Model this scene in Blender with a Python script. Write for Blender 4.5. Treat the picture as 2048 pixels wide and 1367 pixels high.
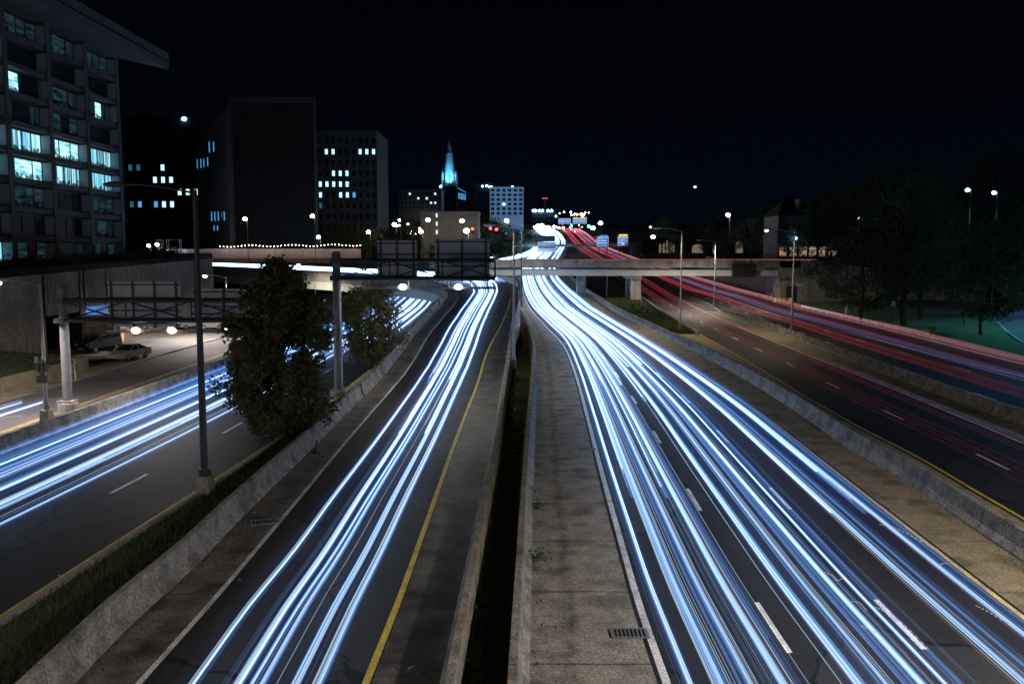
import bpy, math, random
import numpy as np
from mathutils import Vector
R = math.radians
random.seed(7)
for o in list(bpy.data.objects): bpy.data.objects.remove(o)
SC = bpy.context.scene
COL = SC.collection
# ------------------------------------------------------------------ camera, sky, light, exposure
H, FPX = 10.0, 1750.0
TH = math.atan(178/1750)
cam = bpy.data.cameras.new('camera'); cam.sensor_width = 36; cam.lens = FPX/2048*36
cam.clip_start = .1; cam.clip_end = 6000
co = bpy.data.objects.new('camera', cam); COL.objects.link(co)
co.location = (0, 0, H); co.rotation_euler = (math.pi/2-TH, 0, 0); SC.camera = co
w = bpy.data.worlds.new('World'); SC.world = w; w.use_nodes = True
bg = w.node_tree.nodes['Background']; bg.inputs[1].default_value = 1.0
g_ = w.node_tree.nodes.new('ShaderNodeTexCoord'); sx_ = w.node_tree.nodes.new('ShaderNodeSeparateXYZ'); rp_ = w.node_tree.nodes.new('ShaderNodeValToRGB')
w.node_tree.links.new(g_.outputs['Generated'], sx_.inputs[0]); w.node_tree.links.new(sx_.outputs[2], rp_.inputs[0]); w.node_tree.links.new(rp_.outputs[0], bg.inputs[0])
rp_.color_ramp.elements[0].position = 0; rp_.color_ramp.elements[0].color = (.0009, .0019, .0052, 1)   # town glow low over the horizon
rp_.color_ramp.elements[1].position = .30; rp_.color_ramp.elements[1].color = (.0003, .0004, .0011, 1)
e_ = rp_.color_ramp.elements.new(.12); e_.color = (.0007, .0012, .0035, 1)
ambient_sun = bpy.data.lights.new('ambient_sun', 'SUN'); ambient_sun.energy = .006; ambient_sun.angle = R(.5); ambient_sun.color = (.85, .92, 1)  # weak ambient fill added as a sun lamp
mo = bpy.data.objects.new('ambient_sun', ambient_sun); COL.objects.link(mo); mo.rotation_euler = (R(48), 0, R(35))
SC.render.engine = 'CYCLES'
SC.view_settings.view_transform = 'Standard'; SC.view_settings.look = 'None'
SC.view_settings.exposure = 0; SC.view_settings.gamma = 1
cy = SC.cycles
cy.use_denoising = True; cy.max_bounces = 5; cy.diffuse_bounces = 2; cy.glossy_bounces = 2; cy.transparent_max_bounces = 64
cy.sample_clamp_indirect = 2.0
try: cy.use_light_tree = True
except Exception: pass
# ------------------------------------------------------------------ pixel <-> world helpers
cT, sT = math.cos(TH), math.sin(TH)
def ray(px, py):
    x = (px-1024)/FPX; y = (683.5-py)/FPX
    return Vector((x, cT+y*sT, -sT+y*cT))
def G(px, py, z=0.0):
    d = ray(px, py); t = (z-H)/d.z
    return Vector((d.x*t, d.y*t, z))
def at(px, py, Y):
    d = ray(px, py); t = Y/d.y
    return Vector((d.x*t, Y, H+d.z*t))
def prof(tab):
    xs = [a for a, b in tab]; ys = [b for a, b in tab]
    return lambda Y: float(np.interp(Y, xs, ys))
zM = prof([(-100, 0), (150, 0), (200, .9), (250, 2.6), (320, 5), (450, 9.2), (600, 15), (900, 33), (1100, 45), (1600, 62), (4000, 90)])
zA = prof([(-100, 0), (62, 0), (71, .15), (82, .9), (97, 2.2), (104, 3.3), (110, 4.5), (118, 5.6), (127, 6.0)])
def onp(px, py, zf):
    d = ray(px, py); Y = 8.0; prev = 1
    while Y < 1500:
        if H+d.z*Y/d.y - zf(Y) <= 0: break
        Y += .25
    return Vector((d.x*Y/d.y, Y, zf(Y)))
def smooth(tab):
    tab = sorted(tab); ys = np.array([a for a, b in tab], float); xs = np.array([b for a, b in tab], float)
    m = np.gradient(xs, ys) if len(ys) > 2 else np.full(len(ys), (xs[-1]-xs[0])/(ys[-1]-ys[0]))
    def f(Y):
        if Y <= ys[0]: return float(xs[0]+m[0]*(Y-ys[0]))
        if Y >= ys[-1]: return float(xs[-1]+m[-1]*(Y-ys[-1]))
        i = int(np.searchsorted(ys, Y)-1); i = max(0, min(i, len(ys)-2)); h = ys[i+1]-ys[i]; t = (Y-ys[i])/h
        return float((2*t**3-3*t*t+1)*xs[i]+(t**3-2*t*t+t)*h*m[i]+(-2*t**3+3*t*t)*xs[i+1]+(t**3-t*t)*h*m[i+1])
    return f
def line(pts, extra=(), zf=zM):
    tab = []
    for p in pts:
        v = onp(p[0], p[1], zf); tab.append((v.y, v.x))
    return smooth(tab+list(extra))
def cat(P, n=8):
    P = [Vector(p) for p in P]; out = []
    for i in range(len(P)-1):
        a = P[max(i-1, 0)]; b = P[i]; c = P[i+1]; d = P[min(i+2, len(P)-1)]
        for k in range(n):
            t = k/n
            out.append(.5*((2*b)+(c-a)*t+(2*a-5*b+4*c-d)*t*t+(3*b-a-3*c+d)*t**3))
    return out+[P[-1]]
# ------------------------------------------------------------------ mesh building
ORG = {}
class MB:
    def __init__(s): s.v = []; s.f = []; s.uv = []; s.mi = []; s.cur = 0
    def face(s, idx, uv=None):
        s.f.append(tuple(idx)); s.uv.append(uv); s.mi.append(s.cur)
    def quad(s, a, b, c, d, uv=None):
        n = len(s.v); s.v += [Vector(a), Vector(b), Vector(c), Vector(d)]; s.face((n, n+1, n+2, n+3), uv)
    def box(s, c, size, rz=0, taper=1.0, rx=0):
        c = Vector(c); hx, hy, hz = size[0]/2, size[1]/2, size[2]/2; n = len(s.v); ca, sa = math.cos(rz), math.sin(rz); cx, sx = math.cos(rx), math.sin(rx)
        for z in (-1, 1):
            t = taper if z > 0 else 1
            for x, y in ((-1, -1), (1, -1), (1, 1), (-1, 1)):
                X, Y, Z = x*hx*t, y*hy*t, z*hz
                Y, Z = Y*cx-Z*sx, Y*sx+Z*cx
                s.v.append(c+Vector((X*ca-Y*sa, X*sa+Y*ca, Z)))
        for q in ((3, 2, 1, 0), (4, 5, 6, 7), (0, 1, 5, 4), (1, 2, 6, 5), (2, 3, 7, 6), (3, 0, 4, 7)): s.face([n+i for i in q])
        return s
    def cyl(s, a, b, r0, r1=None, k=10, cap=True):
        return s.tube([a, b], r0, r0 if r1 is None else r1, k, cap)
    def tube(s, P, r0, r1=None, k=6, cap=True):
        P = [Vector(p) for p in P]; r1 = r0 if r1 is None else r1; n0 = len(s.v); N = len(P)
        for i, p in enumerate(P):
            d = (P[min(i+1, N-1)]-P[max(i-1, 0)])
            if d.length < 1e-9: d = Vector((0, 0, 1))
            d.normalize(); u = d.cross(Vector((0, 0, 1)))
            if u.length < 1e-3: u = Vector((1, 0, 0))
            u.normalize(); v = d.cross(u); r = r0(p) if callable(r0) else r0+(r1-r0)*i/max(1, N-1)
            for j in range(k):
                a = 2*math.pi*j/k; s.v.append(p+u*(r*math.cos(a))+v*(r*math.sin(a)))
        for i in range(N-1):
            for j in range(k):
                a = n0+i*k+j; b = n0+i*k+(j+1) % k; s.face((a, b, b+k, a+k))
        if cap:
            s.face([n0+j for j in range(k)][::-1]); s.face([n0+(N-1)*k+j for j in range(k)])
        return s
    def lathe(s, c, prof_, k=14):
        c = Vector(c); n0 = len(s.v)
        for r, z in prof_:
            for j in range(k):
                a = 2*math.pi*j/k; s.v.append(c+Vector((r*math.cos(a), r*math.sin(a), z)))
        for i in range(len(prof_)-1):
            for j in range(k):
                a = n0+i*k+j; b = n0+i*k+(j+1) % k; s.face((a, b, b+k, a+k))
        s.face([n0+j for j in range(k)][::-1]); s.face([n0+(len(prof_)-1)*k+j for j in range(k)])
        return s
    def ball(s, c, r, k=10, sx=1, sy=1, sz=1):
        n0 = len(s.v); c = Vector(c); m = k//2
        for i in range(m+1):
            a = math.pi*i/m
            for j in range(k):
                b = 2*math.pi*j/k; s.v.append(c+Vector((r*sx*math.sin(a)*math.cos(b), r*sy*math.sin(a)*math.sin(b), r*sz*math.cos(a))))
        for i in range(m):
            for j in range(k):
                p = n0+i*k+j; q = n0+i*k+(j+1) % k; s.face((p, p+k, q+k, q))
        return s
    def ribbon(s, A, B, n=1):
        A = [Vector(p) for p in A]; B = [Vector(p) for p in B]; n0 = len(s.v); L = 0
        vs = []
        for i in range(len(A)):
            if i: L += ((A[i]+B[i])/2-(A[i-1]+B[i-1])/2).length
            vs.append(L)
            for k in range(n+1): s.v.append(A[i].lerp(B[i], k/n))
        for i in range(len(A)-1):
            wd = (B[i]-A[i]).length; wd2 = (B[i+1]-A[i+1]).length
            for k in range(n):
                a = n0+i*(n+1)+k
                s.face((a, a+1, a+n+2, a+n+1), ((wd*k/n, vs[i]), (wd*(k+1)/n, vs[i]), (wd2*(k+1)/n, vs[i+1]), (wd2*k/n, vs[i+1])))
        return s
    def sweep(s, P, profile, closed=True, cap=True):
        # profile: list of (lateral to the right, up)
        P = [Vector(p) for p in P]; k = len(profile); n0 = len(s.v); N = len(P); L = 0; vs = []; pu = [0]
        for j in range(k): pu.append(pu[-1]+math.dist(profile[j], profile[(j+1) % k]))
        for i, p in enumerate(P):
            if i: L += (P[i]-P[i-1]).length
            vs.append(L)
            d = P[min(i+1, N-1)]-P[max(i-1, 0)]; d.z = 0; d.normalize(); r = Vector((d.y, -d.x, 0))
            for a, b in profile: s.v.append(p+r*a+Vector((0, 0, b)))
        for i in range(N-1):
            for j in range(k if closed else k-1):
                a = n0+i*k+j; b = n0+i*k+(j+1) % k
                s.face((a, a+k, b+k, b), ((pu[j], vs[i]), (pu[j], vs[i+1]), (pu[j+1], vs[i+1]), (pu[j+1], vs[i])))
        if cap and closed:
            s.face([n0+j for j in range(k)]); s.face([n0+(N-1)*k+j for j in range(k)][::-1])
        return s
    def build(s, name, mat, parent=None, org=None, smooth=False):
        me = bpy.data.meshes.new(name)
        if org is not None: org = Vector(org)
        if org is None: org = ORG.get(parent.name, Vector((0, 0, 0))) if parent else Vector((0, 0, 0))
        me.from_pydata([tuple(Vector(v)-org) for v in s.v], [], s.f)
        ms = mat if isinstance(mat, (list, tuple)) else [mat]
        for m in ms: me.materials.append(m)
        if any(u for u in s.uv):
            ul = me.uv_layers.new(name='UVMap'); li = 0; dat = []
            for f, u in zip(s.f, s.uv):
                for q in range(len(f)): dat += list(u[q]) if u else [0, 0]
            ul.data.foreach_set('uv', dat)
        me.polygons.foreach_set('material_index', s.mi)
        if smooth: me.polygons.foreach_set('use_smooth', [True]*len(me.polygons))
        o = bpy.data.objects.new(name, me); COL.objects.link(o)
        if parent: o.parent = parent; ORG[o.name] = org
        else: o.location = org; ORG[o.name] = org.copy()
        return o
def tag(o, label, cat, group=None, kind=None):
    if label: o['label'] = label; o['category'] = cat
    if group: o['group'] = group
    if kind: o['kind'] = kind
    return o
def thing(name, label, cat, loc, group=None):
    o = bpy.data.objects.new(name, None); COL.objects.link(o); o.empty_display_size = .3
    o.location = Vector(loc); ORG[o.name] = Vector(loc)
    return tag(o, label, cat, group)
def struct(mb, name, mat, smooth=False): return tag(mb.build(name, mat, smooth=smooth), None, None, kind='structure')
def dup(o, loc, label=None, group=None, rz=None, scale=None, parent=None):
    c = o.copy(); COL.objects.link(c)
    if parent: c.parent = parent
    else:
        c.location = Vector(loc)
        if rz is not None: c.rotation_euler = (0, 0, rz)
        if scale: c.scale = scale if not isinstance(scale, (int, float)) else (scale,)*3
    if label: c['label'] = label
    if group: c['group'] = group
    for ch in list(o.children): dup(ch, None, parent=c)
    return c
def light(name, kind, loc, power, color, parent=None, aim=None, size=.25, spot=150, blend=.6):
    l = bpy.data.lights.new(name, kind); l.energy = power; l.color = color
    l.shadow_soft_size = size
    if kind == 'SPOT': l.spot_size = R(spot); l.spot_blend = blend
    o = bpy.data.objects.new(name, l); COL.objects.link(o)
    org = ORG[parent.name] if parent else Vector((0, 0, 0))
    o.location = Vector(loc)-org
    if parent: o.parent = parent
    if aim: o.rotation_euler = (Vector(aim)).to_track_quat('-Z', 'Y').to_euler()
    return o
# ------------------------------------------------------------------ materials
def mat(name): 
    m = bpy.data.materials.new(name); m.use_nodes = True
    nt = m.node_tree; return m, nt, nt.nodes['Principled BSDF']
def N(nt, t, **kw):
    n = nt.nodes.new(t)
    for k, v in kw.items():
        if k in n.inputs: n.inputs[k].default_value = v
        else: setattr(n, k, v)
    return n
def noisy(name, c0, c1, scale=1.0, rough=.8, bump=.0, fine=0, detail=6, stretch=None, uv=False, metal=0, spec=.4, c2=None, s2=.15):
    """two-tone procedural surface: large mottling plus optional fine speckle and bump"""
    m, nt, b = mat(name); L = nt.links
    tc = N(nt, 'ShaderNodeTexCoord'); src = tc.outputs['UV'] if uv else N(nt, 'ShaderNodeNewGeometry').outputs['Position']
    if stretch:
        mp = N(nt, 'ShaderNodeMapping'); mp.inputs['Scale'].default_value = stretch; L.new(src, mp.inputs[0]); s_ = mp.outputs[0]
    else: s_ = src
    nz = N(nt, 'ShaderNodeTexNoise', Scale=scale, Detail=detail, Roughness=.65); L.new(s_, nz.inputs['Vector'])
    cr = N(nt, 'ShaderNodeValToRGB'); cr.color_ramp.elements[0].position = .3; cr.color_ramp.elements[1].position = .7
    cr.color_ramp.elements[0].color = (*c0, 1); cr.color_ramp.elements[1].color = (*c1, 1)
    L.new(nz.outputs['Fac'], cr.inputs[0]); col = cr.outputs[0]
    if c2:
        n3 = N(nt, 'ShaderNodeTexNoise', Scale=s2, Detail=3); L.new(src, n3.inputs['Vector'])
        r3 = N(nt, 'ShaderNodeMapRange'); r3.inputs[1].default_value = .5; r3.inputs[2].default_value = .68; L.new(n3.outputs['Fac'], r3.inputs[0])
        mx = N(nt, 'ShaderNodeMixRGB'); L.new(r3.outputs[0], mx.inputs[0]); L.new(col, mx.inputs[1]); mx.inputs[2].default_value = (*c2, 1); col = mx.outputs[0]
    if fine:
        n2 = N(nt, 'ShaderNodeTexNoise', Scale=fine, Detail=2); L.new(src, n2.inputs['Vector'])
        mr = N(nt, 'ShaderNodeMapRange'); mr.inputs[1].default_value = .3; mr.inputs[2].default_value = .75; mr.inputs[3].default_value = .5; mr.inputs[4].default_value = 1.6
        L.new(n2.outputs['Fac'], mr.inputs[0]); mx = N(nt, 'ShaderNodeMixRGB', blend_type='MULTIPLY'); mx.inputs[0].default_value = 1
        L.new(col, mx.inputs[1]); L.new(mr.outputs[0], mx.inputs[2]); col = mx.outputs[0]
        if bump:
            bp = N(nt, 'ShaderNodeBump', Strength=bump, Distance=.02); L.new(n2.outputs['Fac'], bp.inputs['Height']); L.new(bp.outputs[0], b.inputs['Normal'])
    elif bump:
        bp = N(nt, 'ShaderNodeBump', Strength=bump, Distance=.05); L.new(nz.outputs['Fac'], bp.inputs['Height']); L.new(bp.outputs[0], b.inputs['Normal'])
    L.new(col, b.inputs['Base Color']); b.inputs['Roughness'].default_value = rough; b.inputs['Metallic'].default_value = metal
    b.inputs['Specular IOR Level'].default_value = spec
    m['_col'] = 1
    return m
def add_joints(m, period, axis=1, width=.03, dark=.35, other=None, uvm=True):
    """dark joint lines every <period> metres along the UV v axis"""
    nt = m.node_tree; L = nt.links; b = nt.nodes['Principled BSDF']; src = b.inputs['Base Color'].links[0].from_socket
    tc = N(nt, 'ShaderNodeTexCoord'); sp = N(nt, 'ShaderNodeSeparateXYZ'); L.new(tc.outputs['UV'], sp.inputs[0])
    wob = N(nt, 'ShaderNodeTexNoise', Scale=.8, Detail=3); L.new(tc.outputs['UV'], wob.inputs['Vector'])
    ma = N(nt, 'ShaderNodeMath', operation='MULTIPLY_ADD'); L.new(wob.outputs['Fac'], ma.inputs[0]); ma.inputs[1].default_value = .12; L.new(sp.outputs[axis], ma.inputs[2])
    pm = N(nt, 'ShaderNodeMath', operation='PINGPONG'); L.new(ma.outputs[0], pm.inputs[0]); pm.inputs[1].default_value = period/2
    lt = N(nt, 'ShaderNodeMath', operation='LESS_THAN'); L.new(pm.outputs[0], lt.inputs[0]); lt.inputs[1].default_value = width
    mx = N(nt, 'ShaderNodeMixRGB', blend_type='MULTIPLY'); L.new(lt.outputs[0], mx.inputs[0]); L.new(src, mx.inputs[1]); mx.inputs[2].default_value = (dark,)*3+(1,)
    L.new(mx.outputs[0], b.inputs['Base Color']); return m
def add_stain(m, u0, wid, col=.35, sc=.5):
    """a dark wandering drip line along the strip at lateral distance u0"""
    nt = m.node_tree; L = nt.links; b = nt.nodes['Principled BSDF']; src = b.inputs['Base Color'].links[0].from_socket
    tc = N(nt, 'ShaderNodeTexCoord'); sp = N(nt, 'ShaderNodeSeparateXYZ'); L.new(tc.outputs['UV'], sp.inputs[0])
    nz = N(nt, 'ShaderNodeTexNoise', Scale=sc, Detail=5, Roughness=.7); L.new(tc.outputs['UV'], nz.inputs['Vector'])
    a = N(nt, 'ShaderNodeMath', operation='SUBTRACT'); L.new(sp.outputs[0], a.inputs[0]); a.inputs[1].default_value = u0
    c = N(nt, 'ShaderNodeMath', operation='MULTIPLY_ADD'); L.new(nz.outputs['Fac'], c.inputs[0]); c.inputs[1].default_value = 1.0; 
    a2 = N(nt, 'ShaderNodeMath', operation='SUBTRACT'); L.new(a.outputs[0], a2.inputs[0]); a2.inputs[1].default_value = .5; L.new(a2.outputs[0], c.inputs[2])
    ab = N(nt, 'ShaderNodeMath', operation='ABSOLUTE'); L.new(c.outputs[0], ab.inputs[0])
    mr = N(nt, 'ShaderNodeMapRange'); mr.inputs[1].default_value = 0; mr.inputs[2].default_value = wid; mr.inputs[3].default_value = 1; mr.inputs[4].default_value = 0; L.new(ab.outputs[0], mr.inputs[0])
    nz2 = N(nt, 'ShaderNodeTexNoise', Scale=1.1, Detail=6, Roughness=.75); L.new(tc.outputs['UV'], nz2.inputs['Vector'])
    m2 = N(nt, 'ShaderNodeMapRange'); m2.inputs[1].default_value = .38; m2.inputs[2].default_value = .62; L.new(nz2.outputs['Fac'], m2.inputs[0])
    mm = N(nt, 'ShaderNodeMath', operation='MULTIPLY'); L.new(mr.outputs[0], mm.inputs[0]); L.new(m2.outputs[0], mm.inputs[1])
    mx = N(nt, 'ShaderNodeMixRGB', blend_type='MULTIPLY'); L.new(mm.outputs[0], mx.inputs[0]); L.new(src, mx.inputs[1]); mx.inputs[2].default_value = (col,)*3+(1,)
    L.new(mx.outputs[0], b.inputs['Base Color']); return m
def emit(name, color, strength):
    m = bpy.data.materials.new(name); m.use_nodes = True; nt = m.node_tree; nt.nodes.clear()
    o = N(nt, 'ShaderNodeOutputMaterial'); e = N(nt, 'ShaderNodeEmission'); e.inputs[0].default_value = (*color, 1); e.inputs[1].default_value = strength
    nt.links.new(e.outputs[0], o.inputs[0]); return m
def glowline(name, color, tab, thin=False, stripe=0.0):
    """headlamp light: strength follows the distance table along the road; thin = light in the air that does not hide what is behind"""
    m = bpy.data.materials.new(name); m.use_nodes = True; nt = m.node_tree; nt.nodes.clear(); L = nt.links
    o = N(nt, 'ShaderNodeOutputMaterial'); e = N(nt, 'ShaderNodeEmission'); e.inputs[0].default_value = (*color, 1)
    g = N(nt, 'ShaderNodeNewGeometry'); sp = N(nt, 'ShaderNodeSeparateXYZ'); L.new(g.outputs['Position'], sp.inputs[0])
    fc = N(nt, 'ShaderNodeFloatCurve'); mx = max(v for _, v in tab); far = tab[-1][0]
    mr = N(nt, 'ShaderNodeMath', operation='DIVIDE'); L.new(sp.outputs[1], mr.inputs[0]); mr.inputs[1].default_value = far; mr.use_clamp = True
    L.new(mr.outputs[0], fc.inputs['Value']); cu = fc.mapping.curves[0]
    cu.points[0].location = (tab[0][0]/far, tab[0][1]/mx); cu.points[1].location = (1, tab[-1][1]/mx)
    for y, v in tab[1:-1]: cu.points.new(y/far, v/mx)
    for p in cu.points: p.handle_type = 'VECTOR'
    fc.mapping.update()
    mu = N(nt, 'ShaderNodeMath', operation='MULTIPLY'); L.new(fc.outputs[0], mu.inputs[0]); mu.inputs[1].default_value = mx
    L.new(mu.outputs[0], e.inputs[1])
    if thin:
        t = N(nt, 'ShaderNodeBsdfTransparent'); a = N(nt, 'ShaderNodeAddShader'); L.new(t.outputs[0], a.inputs[0]); L.new(e.outputs[0], a.inputs[1]); L.new(a.outputs[0], o.inputs[0])
    else: L.new(e.outputs[0], o.inputs[0])
    return m
def add_wear(m):
    """sealed cracks and patches in old asphalt"""
    nt = m.node_tree; L = nt.links; b = nt.nodes['Principled BSDF']; src = b.inputs['Base Color'].links[0].from_socket
    g = N(nt, 'ShaderNodeNewGeometry'); dn = N(nt, 'ShaderNodeTexNoise', Scale=.35, Detail=4); L.new(g.outputs['Position'], dn.inputs['Vector'])
    ad = N(nt, 'ShaderNodeMixRGB', blend_type='ADD'); ad.inputs[0].default_value = 1; L.new(g.outputs['Position'], ad.inputs[1]); sc = N(nt, 'ShaderNodeVectorMath', operation='SCALE'); L.new(dn.outputs['Color'], sc.inputs[0]); sc.inputs['Scale'].default_value = 3.0; L.new(sc.outputs[0], ad.inputs[2])
    mp = N(nt, 'ShaderNodeMapping'); mp.inputs['Scale'].default_value = (.16, .075, 0); L.new(ad.outputs[0], mp.inputs[0])
    v = N(nt, 'ShaderNodeTexVoronoi', feature='DISTANCE_TO_EDGE', Scale=1.0); L.new(mp.outputs[0], v.inputs['Vector'])
    lt = N(nt, 'ShaderNodeMath', operation='LESS_THAN'); L.new(v.outputs[0], lt.inputs[0]); lt.inputs[1].default_value = .006
    v2 = N(nt, 'ShaderNodeTexVoronoi', Scale=1.0); L.new(mp.outputs[0], v2.inputs['Vector']); hv = N(nt, 'ShaderNodeSeparateColor'); L.new(v2.outputs['Color'], hv.inputs[0])
    mr = N(nt, 'ShaderNodeMapRange'); mr.inputs[3].default_value = .72; mr.inputs[4].default_value = 1.25; L.new(hv.outputs[0], mr.inputs[0])
    m1 = N(nt, 'ShaderNodeMixRGB', blend_type='MULTIPLY'); m1.inputs[0].default_value = 1; L.new(src, m1.inputs[1]); L.new(mr.outputs[0], m1.inputs[2])
    m2 = N(nt, 'ShaderNodeMixRGB', blend_type='MULTIPLY'); L.new(lt.outputs[0], m2.inputs[0]); L.new(m1.outputs[0], m2.inputs[1]); m2.inputs[2].default_value = (.3, .3, .3, 1)
    L.new(m2.outputs[0], b.inputs['Base Color']); return m
M = {}
M['asphalt'] = add_wear(noisy('asphalt', (.017, .017, .019), (.037, .037, .040), .35, .7, .5, fine=17, spec=.25, c2=(.024, .024, .026), s2=.06, stretch=(2.2, .25, 1)))
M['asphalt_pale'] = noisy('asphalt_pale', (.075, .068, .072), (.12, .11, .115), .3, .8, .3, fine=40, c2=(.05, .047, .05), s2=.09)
M['conc_shoulder'] = add_stain(add_joints(noisy('concrete_shoulder', (.19, .172, .15), (.36, .33, .29), 1.1, .8, .35, fine=15, c2=(.12, .11, .098), s2=.8), 4.6, width=.035, dark=.3), 1.15, .3, .25)
M['conc_shoulder2'] = add_joints(noisy('concrete_shoulder_warm', (.20, .17, .115), (.36, .305, .205), 1.0, .8, .3, fine=15, c2=(.13, .11, .075), s2=.7), 4.6, width=.03, dark=.45)
M['conc_ramp'] = add_stain(add_joints(noisy('ramp_shoulder', (.10, .09, .08), (.22, .195, .17), .9, .75, .3, fine=15, c2=(.05, .045, .04), s2=.6), 5.5, width=.03, dark=.4), 1.0, .5, .3)
M['wet'] = add_stain(add_joints(noisy('wet_gutter', (.012, .012, .013), (.15, .137, .12), .9, .6, .4, fine=13, detail=8, c2=(.012, .012, .014), s2=.55, spec=.3), 5.0, width=.03, dark=.4), 1.1, .5, .3)
M['barrier'] = add_joints(noisy('barrier_concrete', (.12, .115, .105), (.34, .32, .29), 1.6, .88, .35, fine=13, c2=(.10, .092, .085), s2=.9), 6.1, width=.02, dark=.3)
M['concrete'] = noisy('concrete', (.22, .205, .19), (.34, .32, .295), .6, .85, .2, fine=14, c2=(.17, .16, .15), s2=.2)
M['fascia'] = noisy('fascia_concrete', (.17, .155, .135), (.42, .39, .34), .9, .85, .15, stretch=(1, 1, .3), detail=8, c2=(.13, .12, .11), s2=.5)
M['post_paint'] = noisy('gantry_post_paint', (.11, .11, .12), (.17, .17, .18), 2, .6)
M['girder'] = noisy('girder_paint', (.42, .44, .41), (.52, .54, .50), .3, .55)
M['white'] = noisy('road_white', (.55, .55, .54), (.80, .80, .78), 2.5, .6, fine=18, c2=(.4, .4, .4), s2=1.2)
M['yellow'] = noisy('road_yellow', (.55, .40, .06), (.75, .56, .09), 2.5, .6, fine=18, c2=(.4, .3, .08), s2=1.2)
M['grass'] = noisy('grass_ground', (.02, .032, .012), (.05, .075, .025), 1.5, 1, .9, fine=16, c2=(.045, .035, .02), s2=.4)
M['blade'] = noisy('grass_blade', (.03, .05, .015), (.07, .11, .03), 2.0, .9)
M['lawn'] = noisy('lawn_ground', (.03, .06, .025), (.06, .11, .04), .8, 1, .8, fine=9)
M['soil'] = noisy('ground_dark', (.02, .025, .015), (.045, .045, .03), .1, 1)
M['steel'] = noisy('galvanised_steel', (.24, .25, .26), (.36, .37, .38), 3, .5, metal=.6)
M['pole'] = noisy('pole_steel', (.22, .21, .205), (.32, .31, .30), 2, .6, metal=.2)
M['dark_metal'] = noisy('dark_metal', (.035, .036, .04), (.065, .067, .073), 3, .5, metal=.4)
M['signback'] = noisy('sign_back_aluminium', (.42, .44, .47), (.56, .58, .62), .9, .7)
M['lamphead'] = noisy('lamp_housing', (.4, .42, .44), (.52, .54, .56), 2, .45)
M['ribwall'] = noisy('ribbed_concrete', (.20, .165, .135), (.33, .28, .235), .35, .9, .3, stretch=(1, 6, .35), fine=8, c2=(.14, .115, .095), s2=.12)
M['bldg'] = noisy('office_concrete', (.05, .05, .052), (.08, .08, .084), .25, .85, .2)
M['bldg_dark'] = noisy('dark_cladding', (.010, .010, .011), (.016, .016, .017), .2, .9, spec=.08)
M['bldg_pale'] = noisy('pale_cladding', (.065, .077, .083), (.10, .115, .122), .2, .8)
M['tan'] = noisy('tan_brick', (.26, .22, .17), (.34, .29, .22), .4, .9)
M['glass_dark'] = noisy('dark_glass', (.010, .014, .018), (.022, .03, .04), .4, .4, spec=.08)
M['bark'] = noisy('bark', (.03, .024, .018), (.07, .055, .04), 4, .95, .6)
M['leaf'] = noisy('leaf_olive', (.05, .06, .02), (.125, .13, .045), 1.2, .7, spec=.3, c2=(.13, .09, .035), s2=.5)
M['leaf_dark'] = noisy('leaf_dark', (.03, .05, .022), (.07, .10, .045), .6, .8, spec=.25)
M['rubber'] = noisy('tyre_rubber', (.012, .012, .012), (.025, .025, .025), 8, .85)
M['chrome'] = noisy('wheel_alloy', (.45, .45, .46), (.6, .6, .62), 6, .3, metal=.8)
M['carglass'] = noisy('car_glass', (.01, .012, .015), (.02, .024, .03), 1, .05, spec=.8)
M['black'] = noisy('matt_black', (.006, .006, .007), (.012, .012, .013), 1, .8)
def paint(name, c): return noisy(name, tuple(v*.9 for v in c), c, 2, .3, spec=.6)
M['tanpaint'] = paint('tan_car_paint', (.36, .31, .23)); M['silver'] = paint('silver_car_paint', (.42, .43, .46)); M['blackpaint'] = paint('black_car_paint', (.012, .012, .015))
M['cabpaint'] = paint('pale_blue_cab_paint', (.35, .5, .62)); M['whitepaint'] = paint('white_truck_paint', (.6, .6, .6))
M['bulb'] = emit('lamp_white', (1, .93, .85), 30); M['bulb_warm'] = emit('lamp_warm', (1, .82, .52), 26); M['bulb_cyan'] = emit('lamp_cyan', (.25, .8, 1), 24)
M['bulb_blue'] = emit('lamp_blue', (.25, .55, 1), 26); M['bulb_dim'] = emit('lamp_dim', (1, .95, .88), 4); M['red_lit'] = emit('signal_red', (1, .05, .06), 7); M['green_lit'] = emit('signal_green', (.05, 1, .55), 12)
# ------------------------------------------------------------------ road curves (x as a function of distance y)
cW = line([(1326,1367),(1281,1228),(1240,1085),(1206,963),(1177,850),(1150,749),(1126,691),(1089,651),(1056,611)], [(250,2.6),(350,4.6),(450,11),(660,27),(880,25),(1000,18)])
cB = line([(1059,1367),(1066,1000),(1071,850),(1074,760),(1069,690),(1051,640)], [(160,1.2),(250,.9),(350,2.8),(450,9),(660,25),(880,23),(1000,16)])
cY = smooth([(19,14.0),(24.3,14.2),(32.8,14.6),(42,15.07),(50.7,15.5),(70,15.8),(104,15.6),(146,15.2),(186,14.9),(250,14.4),(350,19.5),(450,27),(660,41),(880,45),(1000,40)])
cR = line([(2048,1126),(1947,1062),(1804,960),(1690,892),(1630,850),(1400,709),(1328,674)], [(146,17.5),(186,17.2),(250,16.8),(350,21.5),(450,29),(660,42.5),(880,46.5),(1000,42)])
dY = line([(2048,1039),(1955,986),(1841,918),(1729,860),(1620,798),(1523,739),(1437,689),(1379,657),(1328,626)], [(190,27.7),(250,30.5),(350,33),(450,36),(660,44),(880,49),(1000,45)])
dW = line([(1983,860),(1757,766),(1640,720),(1523,673),(1414,626)], [(20,25.2),(165,33.6),(205,36.3),(250,38.4),(350,40.5),(450,43),(660,50.5),(880,55),(1000,51)])
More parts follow.
